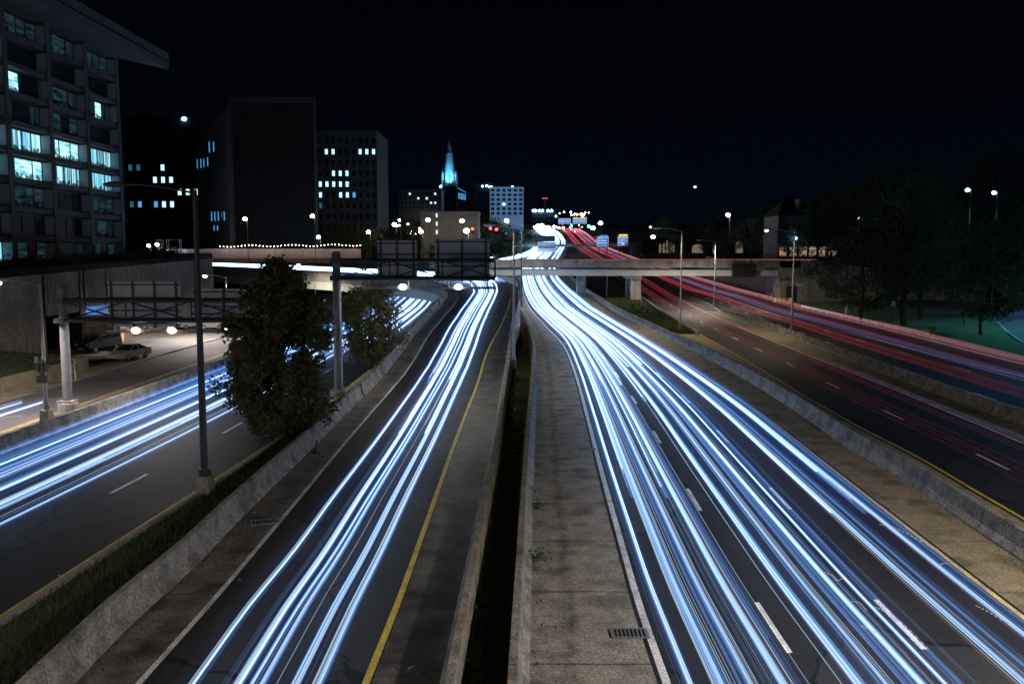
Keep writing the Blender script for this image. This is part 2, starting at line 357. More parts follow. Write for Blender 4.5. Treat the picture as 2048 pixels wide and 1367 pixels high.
dB = line([(2048,852),(1912,803),(1757,743),(1640,700),(1523,653)], [(20,28.2),(140,34.6),(172,37.5),(205,37.3),(250,38.6),(350,40.6),(450,43.1),(660,50.6),(880,55.1),(1000,51.1)])
eW = smooth([(20,41.2),(71,41.6),(86,41.8),(100.6,42.1),(128,42.6),(165,44.2),(205,46.5),(250,48.5),(350,50),(450,53),(660,60),(880,66),(1000,62)])
eS = smooth([(20,44.5),(78.8,46),(93.6,47.4),(100.6,47.9),(128,49.6),(157,51.4),(190,52.6),(250,52.5),(350,53.5),(450,56.5),(660,63),(880,69),(1000,65)])
bL = smooth([(-10,-25.5),(43,-25.3),(70,-25),(100,-24.8),(150,-25.8),(200,-28),(300,-33)])
bY = smooth([(-10,-15.6),(24.3,-14.2),(45,-12.9),(80,-12.3),(130,-12.9),(200,-15.2),(300,-20)])
aLb = line([(158,1367),(236,1277),(373,1152),(489,1032),(589,933),(700,822),(787,725),(868,626)], [(109,-8.0)], zA)
aW = line([(286,1367),(415,1215),(539,1070),(700,875),(819,734),(884,638)], [(109,-6.6)], zA)
aY = line([(735,1367),(790,1220),(850,1054),(907,892),(951,778),(977,699),(997,660)], [(109,-.1)], zA)
aRb = smooth([(-30,-2.8),(0,-2.12),(18.6,-1.70),(30,-1.43),(46,-1.05),(59,-.9),(78,-.5),(101,.1),(110,.7)])
def ys_(a, b):
    out = []; y = a
    while y < b: out.append(y); y += 1.5 if y < 130 else (3 if y < 260 else 12)
    return out+[b]
def pl(f, ys, dx=0, dz=0, zf=zM): return [Vector((f(y)+dx, y, zf(y)+dz)) for y in ys]
def strip(name, mat_, f0, f1, a, b, d0=0, d1=0, dz=0, zf=zM, n=2):
    ys = ys_(a, b); m = MB(); m.ribbon(pl(f0, ys, d0, dz, zf), pl(f1, ys, d1, dz, zf), n); return struct(m, name, mat_)
Y0 = -30
# ground sheet
m = MB(); xs = [-1500, -900, -500, -300, -200, -120, -60, -30, 0, 30, 60, 120, 200, 300, 500, 900, 1500]
yy = [-120, -40, 0, 40, 80, 120, 150, 175, 200, 225, 250, 285, 320, 380, 450, 520, 600, 750, 900, 1100, 1600, 2600, 4000]
n0 = 0
for y in yy:
    for x in xs: m.v.append(Vector((x, y, zM(y)-.75)))
for i in range(len(yy)-1):
    for j in range(len(xs)-1):
        a = i*len(xs)+j; m.face((a, a+1, a+len(xs)+1, a+len(xs)))
struct(m, 'ground', M['soil'])
# main carriageway
strip('road_main', M['asphalt'], cW, cY, Y0, 1000, -.15, .15)
strip('shoulder_main_inner', M['conc_shoulder'], cB, cW, Y0, 260, -.1, -.155, -.012, n=3)
strip('shoulder_main_outer', M['conc_shoulder2'], cY, cR, Y0, 260, .155, .1, -.012)
strip('road_outer', M['asphalt'], dY, dW, Y0, 1000, -.2, .2)
strip('shoulder_outer_left', M['conc_shoulder2'], cR, dY, Y0, 150, .5, -.205, -.01)
strip('shoulder_outer_right', M['conc_shoulder2'], dW, dB, Y0, 150, .205, .1, -.01)
strip('road_right', M['asphalt'], dB, eS, Y0, 1000, .5, 0)
strip('gore', M['asphalt'], dW, dB, 150, 260, .21, .49, .002)
strip('road_left', M['asphalt'], bL, bY, Y0, 300, .1, .35)
tagc = struct(MB().sweep(pl(bY, ys_(Y0, 120), .36), [(0, -.2), (0, .15), (.22, .15), (.22, -.2)]), 'kerb_left_road', M['concrete'])
strip('median_soil', M['grass'], bY, aLb, Y0, 112, .5, -.5, .02)
# paint on the carriageways
def stripe(name, mat_, f, a, b, w=.15, d=0, dz=.006, zf=zM): return strip(name, mat_, f, f, a, b, d-w/2, d+w/2, dz, zf, 1)
def dashes(name, f, a, b, per=12.2, ln=3.2, w=.15, ph=0, dz=.007, mat_='white'):
    m = MB(); y = a+ph
    while y < b:
        ys = [y, y+ln/2, y+ln]; m.ribbon(pl(f, ys, -w/2, dz), pl(f, ys, w/2, dz)); y += per
    return struct(m, name, M[mat_])
stripe('paint_main_left_edge', M['white'], cW, Y0, 700, .2, .05); stripe('paint_main_right_edge', M['yellow'], cY, Y0, 700, .17, -.05)
mix = lambda f, g, t: (lambda y: f(y)*(1-t)+g(y)*t)
c1, c2 = mix(cW, cY, .325), mix(cW, cY, .655)
dashes('paint_main_lane_a', c1, 21.3-12.2*3, 600, ph=-.2); dashes('paint_main_lane_b', c2, 21.7-12.2*3, 600, ph=-.4)
stripe('paint_outer_left_edge', M['yellow'], dY, Y0, 600, .16); stripe('paint_outer_right_edge', M['white'], dW, Y0, 210, .16)
dashes('paint_outer_lane', mix(dY, dW, .47), 52-12.2*5, 420); dashes('paint_outer_lane_yellow', mix(dY, dW, .98), 195, 330, per=9, mat_='yellow', ln=4.5, w=.2)
e1 = smooth([(20,32.0),(55,32.9),(75,33.8),(103,35.9),(131,38.0),(165,40.5),(205,41),(250,42),(350,44),(450,46.5),(660,53.6)]); e2 = smooth([(20,36.6),(73.6,38.9),(86.2,39.4),(99.5,39.9),(126,41),(165,42.6),(205,44),(250,45.4),(350,47),(450,50),(660,57)])
dashes('paint_right_lane_a', e1, 55-12.2*5, 420, ph=4); dashes('paint_right_lane_b', e2, 73.6-12.2*6, 420)
stripe('paint_right_edge', M['white'], eW, Y0, 420, .18)
stripe('paint_left_road_edge', M['yellow'], bY, Y0, 220, .2, .12)
dashes('paint_left_lane_a', lambda y: bY(y)-3.35, 35.8-12.2*3, 200); dashes('paint_left_lane_b', lambda y: bY(y)-6.9, 35.8-12.2*3, 200, ph=3)
m = MB()  # gore hatching where the right barrier begins
for k in range(9):
    y = 152+k*6; a, b = dW(y)+.2, dB(y-3)+.3
    if b-a > .4: m.ribbon([Vector((a, y, zM(y)+.009)), Vector((a, y+.5, zM(y+.5)+.009))], [Vector((b, y-3, zM(y-3)+.009)), Vector((b, y-2.5, zM(y-2.5)+.009))])
struct(m, 'paint_gore_hatching', M['white'])
stripe('paint_gore_edge', M['white'], lambda y: dB(y)+.35, 148, 210, .16)
# ------------------------------------------------------------------ ramp that climbs and turns left onto the flyover
ay = ys_(Y0, 106)
FL = [(-8.05,109.5,4.4),(-9.6,115,5.4),(-13,119.5,5.9),(-18.5,125,6.15),(-27,133,6.4),(-40,145,6.7),(-60,163.5,7.05),(-90,191,7.3)]
FR = [(.75,111.5,4.5),(.5,121,5.5),(-2.4,131,5.9),(-9.5,139.5,6.15),(-19.5,148,6.4),(-33.5,160,6.7),(-54,178.5,7.05),(-84,206,7.3)]
rampL = pl(aLb, ay, -.1, 0, zA)+cat(FL, 6); rampR = pl(aRb, ay, .1, 0, zA)+cat(FR, 6)
def lane_pts(t0): # lateral fraction between the two kerbs
    return [a.lerp(b, t0) for a, b in zip(rampL, rampR)]
wA = lambda y: (aW(y)-aLb(y)+.1)/(aRb(y)-aLb(y)+.2); yA = lambda y: (aY(y)-aLb(y)+.1)/(aRb(y)-aLb(y)+.2)
i0 = len(ay)
def rp(f, const, dz=0, d=0):
    P = [Vector((f(y)+d, y, zA(y)+dz)) for y in ay]
    q = [a.lerp(b, const)+Vector((0, 0, dz)) for a, b in zip(rampL[i0:], rampR[i0:])]; return P+q
tW, tY = .165, .90
m = MB(); m.ribbon(rp(aW, tW, 0, -.1), rp(aY, tY, 0, .12), 3); struct(m, 'road_ramp', M['asphalt'])
m = MB(); m.ribbon([p-Vector((0, 0, .012)) for p in rampL], rp(aW, tW, -.012, -.105), 2); struct(m, 'shoulder_ramp_left', M['conc_ramp'])
m = MB(); m.ribbon(rp(aY, tY, -.012, .125), [p-Vector((0, 0, .012)) for p in rampR], 2); struct(m, 'shoulder_ramp_right', M['wet'])
m = MB(); m.ribbon(rp(aW, tW, .006, -.08), rp(aW, tW, .006, .08)); struct(m, 'paint_ramp_left_edge', M['white'])
m = MB(); m.ribbon(rp(aY, tY, .006, -.09), rp(aY, tY, .006, .09)); struct(m, 'paint_ramp_right_edge', M['yellow'])
jp = [onp(x, 634, zA) for x in (893, 960, 1020)]
m = MB(); m.ribbon([p+Vector((0, 0, .012)) for p in jp], [p+Vector((0, .28, .02)) for p in jp]); struct(m, 'paint_ramp_joint', M['white'])
# ------------------------------------------------------------------ barriers
JR = [(0, -.3), (0, .08), (-.18, .30), (-.26, .86), (-.46, .86), (-.56, -.3)]   # face to the right of travel... solid lies to the left
JL = [(-a, b) for a, b in JR][::-1]
def barrier(label, P, profile=JR, mat_='barrier', group=None, name='concrete_barrier', cat_='barrier'):
    o = MB().sweep(P, profile).build(name, M[mat_], org=Vector(P[len(P)//3])); return tag(o, label, cat_, group)
def deep(pf, d): return [(a, (b if b > 0 else -d)) for a, b in pf]
barrier('long concrete barrier between the brown joint-lined shoulder and the dark grass trench', pl(cB, ys_(Y0, 178), 0, 0), deep(JR, 1.2))
barrier('stained concrete barrier along the right shoulder of the white-streaked carriageway', pl(cR, ys_(Y0, 262)), JL)
barrier('pale concrete barrier between the two carriageways with red streaks', pl(dB, ys_(Y0, 146)), [(0, -.2), (0, .08), (.15, .30), (.2, .82), (.42, .82), (.48, .3), (.62, .08), (.62, -.2)][::-1])
barrier('low grey barrier dividing the left carriageway from the local road with the gantry post', pl(bL, ys_(Y0, 190)), [(0, -.2), (0, .08), (-.15, .3), (-.22, .85), (-.42, .85), (-.62, .08), (-.62, -.2)])
brk = 60.5
barrier('blue-lit concrete barrier of the ramp beside the dark grass median, nearest piece', pl(aLb, ys_(Y0, brk), 0, 0, zA), JR)
barrier('pale concrete barrier of the ramp behind the small tree, farther piece with step', pl(aLb, ys_(brk+.05, 106), .1, .03, zA), deep(JR, 1.5))
o = barrier('curved concrete parapet on the near side of the elevated ramp', cat(FL, 6), [(0, -.9), (0, .75), (-.3, .75), (-.3, -.9)], 'concrete', name='bridge_parapet', cat_='parapet')
barrier('concrete barrier with brown stained top left of the grass trench', pl(aRb, ys_(Y0, 106), 0, 0, zA), deep(JL, 1.3))
barrier('brightly lit curved parapet where the ramp bends left above the white streaks', cat(FR, 6), [(0, -.9), (0, .8), (.3, .8), (.3, -.9)][::-1], 'concrete', name='bridge_parapet', cat_='parapet')
ys = ys_(250, 500)
# flyover girders and piers
fly = thing('flyover_bridge', 'curving elevated ramp bridge with pale steel girder crossing the left carriageway', 'bridge', (-20, 135, 0))
g = MB()
g.sweep([p+Vector((0, 0, -.9)) for p in cat(FL, 6)], [(.15, 0), (.15, -1.25), (.0, -1.25), (.0, 0)]); g.sweep([p+Vector((0, 0, -.9)) for p in cat(FR, 6)], [(0, 0), (0, -1.2), (-.2, -1.2), (-.2, 0)])
g.build('girder', M['girder'], fly)
g = MB(); g.ribbon([p+Vector((0, 0, -.35)) for p in cat(FL, 6)], [p+Vector((0, 0, -.35)) for p in cat(FR, 6)]); g.build('deck_slab', M['concrete'], fly)
for (x, y, z) in ((-5, 124, 5.5), (-25, 142, 5.2), (-62, 172, 5.8)):
    MB().box((x, y, z/2-.7), (1.2, 5, z)).build('pier', M['concrete'], fly)
# wing walls closing the ramp where it rises
m = MB(); ps = pl(aRb, ys_(70, 106), .45, 0, zA)+[p+Vector((.25, 0, 0)) for p in cat(FR, 6)[:14]]
m.ribbon([p-Vector((0, 0, .1)) for p in ps], [Vector((p.x, p.y, -.75)) for p in ps]); tag(m.build('retaining_wall', M['concrete'], org=ps[0]), 'shadowed concrete side wall under the rising ramp beside the trench', 'wall')
m = MB(); ps = pl(aLb, ys_(70, 106), -.5, 0, zA)+cat(FL, 6)[:6]
m.ribbon([Vector((p.x, p.y, -.75)) for p in ps], [p-Vector((0, 0, .1)) for p in ps]); tag(m.build('retaining_wall', M['concrete'], org=ps[0]), 'concrete side wall of the ramp facing the left carriageway', 'wall')
# grass in the trench and median
zT = prof([(-100, -.03), (40, -.03), (70, -.62), (300, -.62)])
strip('trench_soil', M['grass'], aRb, cB, Y0, 112, .4, -.5, 0, zT)
def blades(name, region, n, h0, h1, matn, wid=.03):
    m = MB()
    for _ in range(n):
        p = region(); a = random.uniform(0, 6.28); h = random.uniform(h0, h1); d = Vector((math.cos(a), math.sin(a), 0)); l = Vector((random.gauss(0, .35), random.gauss(0, .35), 0))*h
        i = len(m.v); wd = wid*random.uniform(.6, 1.5); m.v += [p-d*wd, p+d*wd, p+Vector((0, 0, h))+l]; m.face((i, i+1, i+2))
    return tag(m.build(name, M[matn]), None, None, kind='stuff')
def reg_med():
    y = random.uniform(18, 62); t = random.random(); return Vector((bY(y)+.6+(aLb(y)-.6-bY(y)-.6)*t, y, .0))
def reg_tr():
    y = 14+random.random()**1.4*60; t = random.random(); return Vector((aRb(y)+.45+(cB(y)-.65-aRb(y)-.45)*t, y, zT(y)-.02))
blades('median_grass', reg_med, 9000, .06, .3, 'blade'); blades('trench_grass', reg_tr, 7000, .06, .3, 'blade')
# ------------------------------------------------------------------ street lamps
def cobra(label, base, hgt, arm, lk='SPOT', aim=(0, 0, -1), color=(1, .86, .62), matp='pole', rz=0.0, ped=0, group='tall street lamps along the carriageways', r=.13, name='street_lamp', glow=None, power=0, blend=.45, spot=168):
    b = Vector(base); t = thing(name, label, 'street lamp', b, group)
    z = Vector((0, 0, 1)); d = Vector((math.cos(rz), math.sin(rz), 0))
    m = MB(); m.cyl(b+z*ped, b+z*hgt, r, r*.55, 10); m.cyl(b+z*ped, b+z*(ped+.3), r*1.6, r*1.5, 10); m.build('pole', M[matp], t, smooth=False)
    if ped: MB().box(b+z*(ped/2), (.55, .75, ped), taper=.85).build('pedestal', M['concrete'], t)
    top = b+z*(hgt-.15); P = [top+d*(arm*k/6)+z*(.35*math.sin(k/6*1.57)) for k in range(7)]
    m = MB(); m.tube(P, .05, .035, 6); m.build('arm', M[matp], t)
    e = P[-1]; m = MB(); n = 12
    m.tube([e-d*.1, e+d*.1, e+d*.45, e+d*.8, e+d*.98], .07, .05, 8); m.ball(e+d*.5, .5, 12, abs(d.x)*1+.35*abs(d.y)+.0, abs(d.y)+.35*abs(d.x), .26)
    hd = m.build('lamp_head', M['lamphead' if matp != 'dark_metal' else 'dark_metal'], t, smooth=True)
    if glow:
        MB().ball(e+d*.5-z*.16, .2, 10, 1.2, 1.2, .8).build('lens', M[glow], hd)
    if power: light('lamp_light', lk, e+d*.5-z*.36, power, color, t, aim, .3, spot, blend)
    return t
W_ = math.pi
LAMPS = [
 ('tall dark lamp post on a concrete pedestal in the grass median, the nearest one', G(411,985), 12.55, 2.7, dict(ped=.75, matp='dark_metal', r=.17)),
 ('slim lamp post rising from the concrete barrier by the grass trench, with white oval head', Vector((.16, 74, .2)), 11.9, 1.6, dict(ped=.8, power=1500, color=(1, .9, .75))),
 ('lamp post on the barrier in front of the bridge pier, lit warm along its shaft', Vector((21.6, 112, 0)), 12.9, 2.7, dict(power=3800, color=(1, .85, .6), ped=.8)),
 ('grey lamp post standing at the near tip of the barrier between the red carriageways', Vector((37.0, 160, .1)), 12.0, 2.5, dict(power=12500, color=(1, .88, .7), ped=.6)),
 ('lamp post on the right barrier with its small head glowing in front of the house', Vector((34.0, 106, 0)), 12.6, 2.9, dict(power=2500, color=(1, .86, .6), ped=.85, glow='bulb_dim')),
 ('thin lamp post on the grass wedge before the overpass', Vector((20.3, 187, .6)), 12.5, 2.0, dict()),
 ('thin black lamp post beside the bend of the bright parapet', Vector((1.75, 160, .2)), 14.5, 1.6, dict(matp='dark_metal', power=6000, color=(1, .9, .78))),  # light added to this post to brighten the overpass face
 ('warm lit lamp post on the right barrier beyond the lower right corner', Vector((19.6, 14, 0)), 12.6, 2.9, dict(power=12500, color=(1, .89, .77), ped=.8)),
 ('lamp post on the far right barrier beyond the right edge', Vector((30.5, 8, 0)), 12.6, 2.9, dict(power=4500, color=(1, .87, .7), ped=.8)),
 ('added lamp post in the grass median beyond the lower left corner', Vector((-13.3, 10, 0)), 12.55, 2.7, dict(power=1600, color=(1, .9, .78), ped=.75, lk='POINT')),  # unseen lamp added to brighten the ramp's near left shoulder
]
for l, b, h, a, k in LAMPS: cobra(l, b, h, a, rz=W_, **k)
# local road lamps, lit, arms reaching left
lf = cobra('lit lamp post with two-way sign standing on the barrier at far left', Vector((-27.75, 51.5, 0)), 8.2, 2.0, rz=W_, group='white lit lamps along the local road', glow='bulb', power=7000, color=(1, .90, .82), ped=.7, r=.11, aim=(-.45, .25, -1), spot=140)
cobra('lit lamp glaring beside the tall dark post, arm from the right', Vector((-32.6, 100, 0)), 7.3, 1.9, rz=W_, group='white lit lamps along the local road', glow='bulb', power=12000, color=(1, .88, .82), matp='lamphead', r=.09, name='street_lamp')
cobra('lit lamp glaring just above the top of the big tree', Vector((-29.2, 130, 0)), 8.2, 1.9, rz=W_, group='white lit lamps along the local road', glow='bulb_warm', power=5000, color=(1, .9, .7), matp='lamphead', r=.09)
cobra('park lamp post with small white plate, dark against the park trees', Vector((51.8, 119, 0)), 11.5, 1.2, rz=W_, matp='dark_metal', group=None, r=.12)
cobra('added local road lamp beyond the left edge of the view', Vector((-29.5, 24, 0)), 9.0, 1.6, rz=W_, group='white lit lamps along the local road', glow='bulb', power=2800, color=(1, .92, .80), r=.11, lk='POINT')  # unseen lamp added to light the big tree and the gantry
cobra('added park road lamp beyond the right edge of the view', Vector((80, 100, 1)), 9.5, 2.2, rz=W_, glow='bulb_cyan', power=36000, color=(.08, .60, .70), r=.11, group=None)  # unseen lamp added to light the lawn
cobra('cool lamp post beyond the right edge beside the far right carriageway', Vector((54, 58, 0)), 11.5, 2.2, rz=W_, glow='bulb_blue', power=16000, color=(.14, .45, 1), r=.12, group=None)
cobra('added blue lamp post by the park road beyond the right edge', Vector((88, 128, 1.5)), 9.5, 2.2, rz=W_, glow='bulb_blue', power=14000, color=(.12, .38, 1), r=.11, group=None)  # unseen lamp added to turn the park road bluer
# ------------------------------------------------------------------ sign gantries seen from behind
def gantry(label, x0, x1, Y, ztop, zc, post_r, posts, base_z, signs, lamps, walk_z, wx, lampmat='bulb', lp=300):
    t = thing('sign_gantry', label, 'sign gantry', (posts[0], Y, base_z))
    for x in posts:
        m = MB(); m.cyl((x, Y, base_z+.3), (x, Y, ztop), post_r, post_r*.92, 16); m.lathe((x, Y, ztop), [(post_r, 0), (post_r*.8, .12), (.05, .17)], 14); p = m.build('post', M['post_paint'], t, smooth=False)
        m = MB(); m.lathe((x, Y, base_z), [(.62, 0), (.62, .55), (.5, .65)], 14); m.box((x, Y, base_z+.72), (.95, .95, .08)); m.build('footing', M['concrete'], t)
    for zz in zc:
        m = MB(); m.cyl((x0, Y-.35, zz), (x1, Y-.35, zz), .13, k=8); m.cyl((x0, Y+.45, zz), (x1, Y+.45, zz), .13, k=8)
        for x in posts: m.box((x, Y, zz), (post_r*2.3, 1.2, .3))
        m.build('chord', M['dark_metal'], t)
    m = MB(); nb = max(3, int(abs(x1-x0)/3.6)); st = (x1-x0)/nb
    for k in range(nb):
        xa, xb = x0+st*k, x0+st*(k+1)
        za, zb = (zc[0], zc[1])
        m.cyl((xa, Y-.35, za), (xb, Y-.35, zb), .06, k=6); m.cyl((xb, Y-.35, za), (xb, Y-.35, zb), .055, k=6); m.cyl((xa, Y+.45, zb), (xb, Y+.45, za), .05, k=6)
    m.build('bracing', M['dark_metal'], t)
    for (sa, sb, zb, zt) in signs:
        m = MB(); m.box(((sa+sb)/2, Y+.75, (zb+zt)/2), (sb-sa, .05, zt-zb)); s = m.build('sign_panel', M['signback'], t)
        m = MB(); k = max(2, int((sb-sa)/1.5))
        for i in range(k+1): m.box((sa+.25+(sb-sa-.5)*i/k, Y+.66, (zb+zt)/2), (.12, .12, zt-zb+.05))
        for i in range(4): m.box(((sa+sb)/2, Y+.71, zb+.2+(zt-zb-.4)*i/3), (sb-sa, .05, .09))
        m.build('stiffener', M['dark_metal'], s)
    m = MB(); m.box(((wx[0]+wx[1])/2, Y+1.5, walk_z), (wx[1]-wx[0], .7, .08)); m.cyl((wx[0], Y+1.1, walk_z+.08), (wx[1], Y+1.1, walk_z+.08), .07, k=6)
    for i in range(4): x = wx[0]+.6+(wx[1]-wx[0]-1.2)*i/3; m.cyl((x, Y+.7, zc[1]), (x, Y+1.15, walk_z), .045, k=6)
    for i in range(7):
        x = wx[0]+.4+(wx[1]-wx[0]-.8)*i/6; m.cyl((x, Y+1.85, walk_z), (x, Y+1.85, walk_z+.5), .03, k=5)
    m.build('catwalk', M['pole'], t)
    for (lx, bm_) in lamps:
        l = MB().box((lx, Y+1.2, walk_z+.1), (.5, .3, .2)).build('sign_lamp', M['lamphead'], t)
        MB().ball((lx, Y+1.0, walk_z+.12), .24, 12, 1.15, .6, .8).build('lens', M[bm_], l)
        light('sign_lamp_light', 'POINT', (lx, Y+1.55, walk_z-.12), lp, (1, .92, .82), t, size=.2)
    return t
YA = 54.7
xa = lambda px, Y: (px-1024)/FPX*(Y*cT+.4)
gantry('grey steel sign gantry at left with two lit lamps under its big sign backs', -28.1, -11.8, YA, 7.75, (7.05, 5.8), .29, (-28.1,), 0, [(-25.6, -21.0, 5.35, 8.2), (-20.3, -16.2, 5.95, 7.75)], [(xa(270, 55.7), 'bulb'), (xa(342, 55.7), 'bulb_warm')], 4.95, (-26.0, -14.5), lp=900)
gantry('tall steel sign gantry over the ramp with thick post and two dark sign backs', -11.9, -1.15, 60, 9.95, (9.48, 8.28), .31, (-12.0,), -.1, [(-9.3, -6.55, 8.2, 10.85), (-5.35, -1.55, 8.05, 10.95)], [(xa(806, 61), 'bulb'), (xa(917, 61), 'bulb')], 7.52, (-10.5, -1.1), lp=520)
# two-way traffic sign on the left lamp post
def textmesh(s, size):
    c = bpy.data.curves.new('txt', 'FONT'); c.body = s; c.size = size; c.align_x = 'CENTER'; c.align_y = 'CENTER'; c.extrude = .004
    o = bpy.data.objects.new('txt', c); COL.objects.link(o); dg = bpy.context.evaluated_depsgraph_get(); me = bpy.data.meshes.new_from_object(o.evaluated_get(dg)); 
    vs = [v.co.copy() for v in me.vertices]; fs = [tuple(p.vertices) for p in me.polygons]; bpy.data.objects.remove(o); return vs, fs
def text(name, s, size, c, matn, parent):   # standing text that faces -y
    vs, fs = textmesh(s, size); m = MB(); m.v = [Vector((c[0]+v.x, c[1]-v.z, c[2]+v.y)) for v in vs]
    for f in fs: m.face(f)
    return m.build(name, matn if not isinstance(matn, str) else M[matn], parent)
M['sign_grey'] = noisy('grey_sign_sheet', (.16, .15, .12), (.22, .2, .16), 3, .5); M['whitebox'] = noisy('pale_sheet', (.5, .46, .34), (.6, .55, .42), 4, .6)
p = Vector((-27.75, 51.2, 0)); sg = thing('traffic_sign', 'small dark diamond sign with up and down arrows over a TWO WAY TRAFFIC plaque', 'road sign', p+Vector((0, 0, 2.1)))
q = .50
m = MB(); c = p+Vector((0, 0, 3.3)); n0 = 0
for y in (0, .03):
    for dx, dz in ((0, -q), (q, 0), (0, q), (-q, 0)): m.v.append(c+Vector((dx, y, dz)))
for f in ((0, 1, 2, 3), (7, 6, 5, 4), (0, 4, 5, 1), (1, 5, 6, 2), (2, 6, 7, 3), (3, 7, 4, 0)): m.face(f)
dm = m.build('diamond_panel', M['sign_grey'], sg)
m = MB()
for sx, up in ((-.12, -1), (.12, 1)):
    m.box(c+Vector((sx, -.01, -up*.05)), (.065, .012, .32)); i = len(m.v); m.v += [c+Vector((sx-.1, -.018, up*.09)), c+Vector((sx+.1, -.018, up*.09)), c+Vector((sx, -.018, up*.26))]; m.face((i, i+1, i+2))
m.build('arrow', M['black'], dm)
m = MB(); pr = [(0, -q), (q, 0), (0, q), (-q, 0)]
for k in range(4):
    a, b = pr[k], pr[(k+1) % 4]; m.cyl(c+Vector((a[0], -.012, a[1])), c+Vector((b[0], -.012, b[1])), .016, k=4)
m.build('border', M['black'], dm)
pq = MB().box(p+Vector((0, .0, 2.58)), (.62, .03, .44)).build('plaque', M['sign_grey'], sg)
text('lettering', 'TWO WAY', .13, (p.x, p.y-.03, 2.68), 'black', pq); text('lettering', 'TRAFFIC', .13, (p.x, p.y-.03, 2.48), 'black', pq)
MB().box(p+Vector((-.33, .06, 3.72)), (.2, .04, .38), rz=.1).build('marker_plate', M['whitebox'], sg)
# ------------------------------------------------------------------ headlamp and tail lamp streaks hanging over the lanes
M['beam_core'] = glowline('headlight_core', (.58, .80, 1.0), [(0, .24), (22, .27), (45, .40), (90, .58), (150, .66), (300, .65), (1000, .9)], thin=True)
M['beam_mid'] = glowline('headlight_edge', (.17, .40, .95), [(0, .095), (22, .11), (45, .14), (90, .15), (150, .15), (300, .2), (1000, .4)], thin=True)
M['beam_halo'] = glowline('headlight_glow', (.025, .17, 1.0), [(0, .003), (22, .005), (45, .018), (90, .055), (150, .07), (300, .05), (1000, .15)], thin=True)
M['beam_soft'] = glowline('headlight_faint', (.16, .40, 1.0), [(0, .05), (22, .06), (45, .07), (90, .08), (150, .1), (300, .12), (1000, .3)], thin=True)
M['tail_core'] = glowline('tail_core', (1, .10, .14), [(0, .005), (55, .008), (90, .02), (120, .036), (200, .07), (400, .11), (1000, .3)], thin=True)
M['tail_halo'] = glowline('tail_glow', (1, .10, .16), [(0, .0004), (55, .0008), (90, .002), (120, .003), (200, .006), (400, .02), (1000, .1)], thin=True)
M['tail_pink'] = glowline('tail_pink', (1, .36, .45), [(0, .022), (60, .022), (120, .03), (200, .035), (400, .05), (1000, .12)], thin=True)
M['tail_violet'] = glowline('tail_violet', (.36, .34, .95), [(0, .014), (60, .016), (120, .024), (200, .04), (400, .05), (1000, .12)], thin=True)
M['tail_veil'] = glowline('tail_veil', (.5, .35, .75), [(0, .0008), (60, .001), (120, .002), (200, .003), (400, .01), (1000, .05)], thin=True)
rs = random.Random(11)
def streaks(label, group, pts_of, offs, core=.05, n=4, spread=.13, soft=False, cat_='light trail', halo=.26, tail=False, name='headlight_trail', kinds=None, z=.65):
    """one vehicle: a streak for each of its two lamps"""
    grow = lambda r: (lambda p: r*float(np.interp(p.y, [20, 45, 90, 200, 900], [.8, .95, 1.25, 1.7, 4.2])))
    P0 = pts_of(offs[0]); t = thing(name, label, cat_, P0[len(P0)//4], group)
    for off in offs:
        base = pts_of(off)
        def shifted(dx, dz, cut=0):
            return [p+Vector((dx, 0, z+(dz(p) if callable(dz) else dz))) for p in base[cut:]]
        st = lambda: rs.randint(0, 4) if base[0].y > 10 else 0
        m = MB(); m.cur = 0
        if tail:
            for q in range(n): m.tube(shifted(rs.gauss(0, spread), rs.gauss(0, spread*.9)), grow(rs.uniform(.35, 1)*core), None, 4)
            s = m.build('streak', [M[kinds[0]]], t)
            if halo: MB().tube(shifted(0, 0), halo, None, 6, False).build('glow', M[kinds[1]], s)
            continue
        m.tube(shifted(0, 0, st()), grow(core*rs.uniform(.7, 1.25)), None, 5)
        m.cur = 2 if soft else 1; m.tube(shifted(rs.uniform(-.05, .05), -.02), grow(core*1.45), None, 6); m.cur = 0
        for k in range(n):
            m.cur = 1 if (k % 2 == 0 and not soft) else (0 if rs.random() < .35 else 2)
            m.tube(shifted(rs.uniform(-spread, spread), rs.uniform(-.08, .1), st()), grow(core*rs.uniform(.25, .75)), None, 4)
        for k in range(6):
            m.cur = rs.choice((0, 1, 1, 2)); m.tube(shifted(rs.gauss(0, spread*1.3), rs.uniform(-.12, .2), st()), grow(rs.uniform(.006, .014)), None, 3)
        s = m.build('streak', [M['beam_soft' if soft else 'beam_core'], M['beam_mid'], M['beam_soft']], t)
        if halo: MB().tube(shifted(0, 0), halo*rs.uniform(.8, 1.2), None, 7, False).build('glow', M['beam_halo'], s)
    return t
def lanefn(f0, f1, a, b, zf=zM, wob=0, ph=0, drift=0):
    ys = ys_(a, b)
    def g(t): return [Vector((f0(y)*(1-t)+f1(y)*t+wob*math.sin(y*.021+ph)+drift*max(0, y-60)*.01, y, zf(y))) for y in ys]
    return g
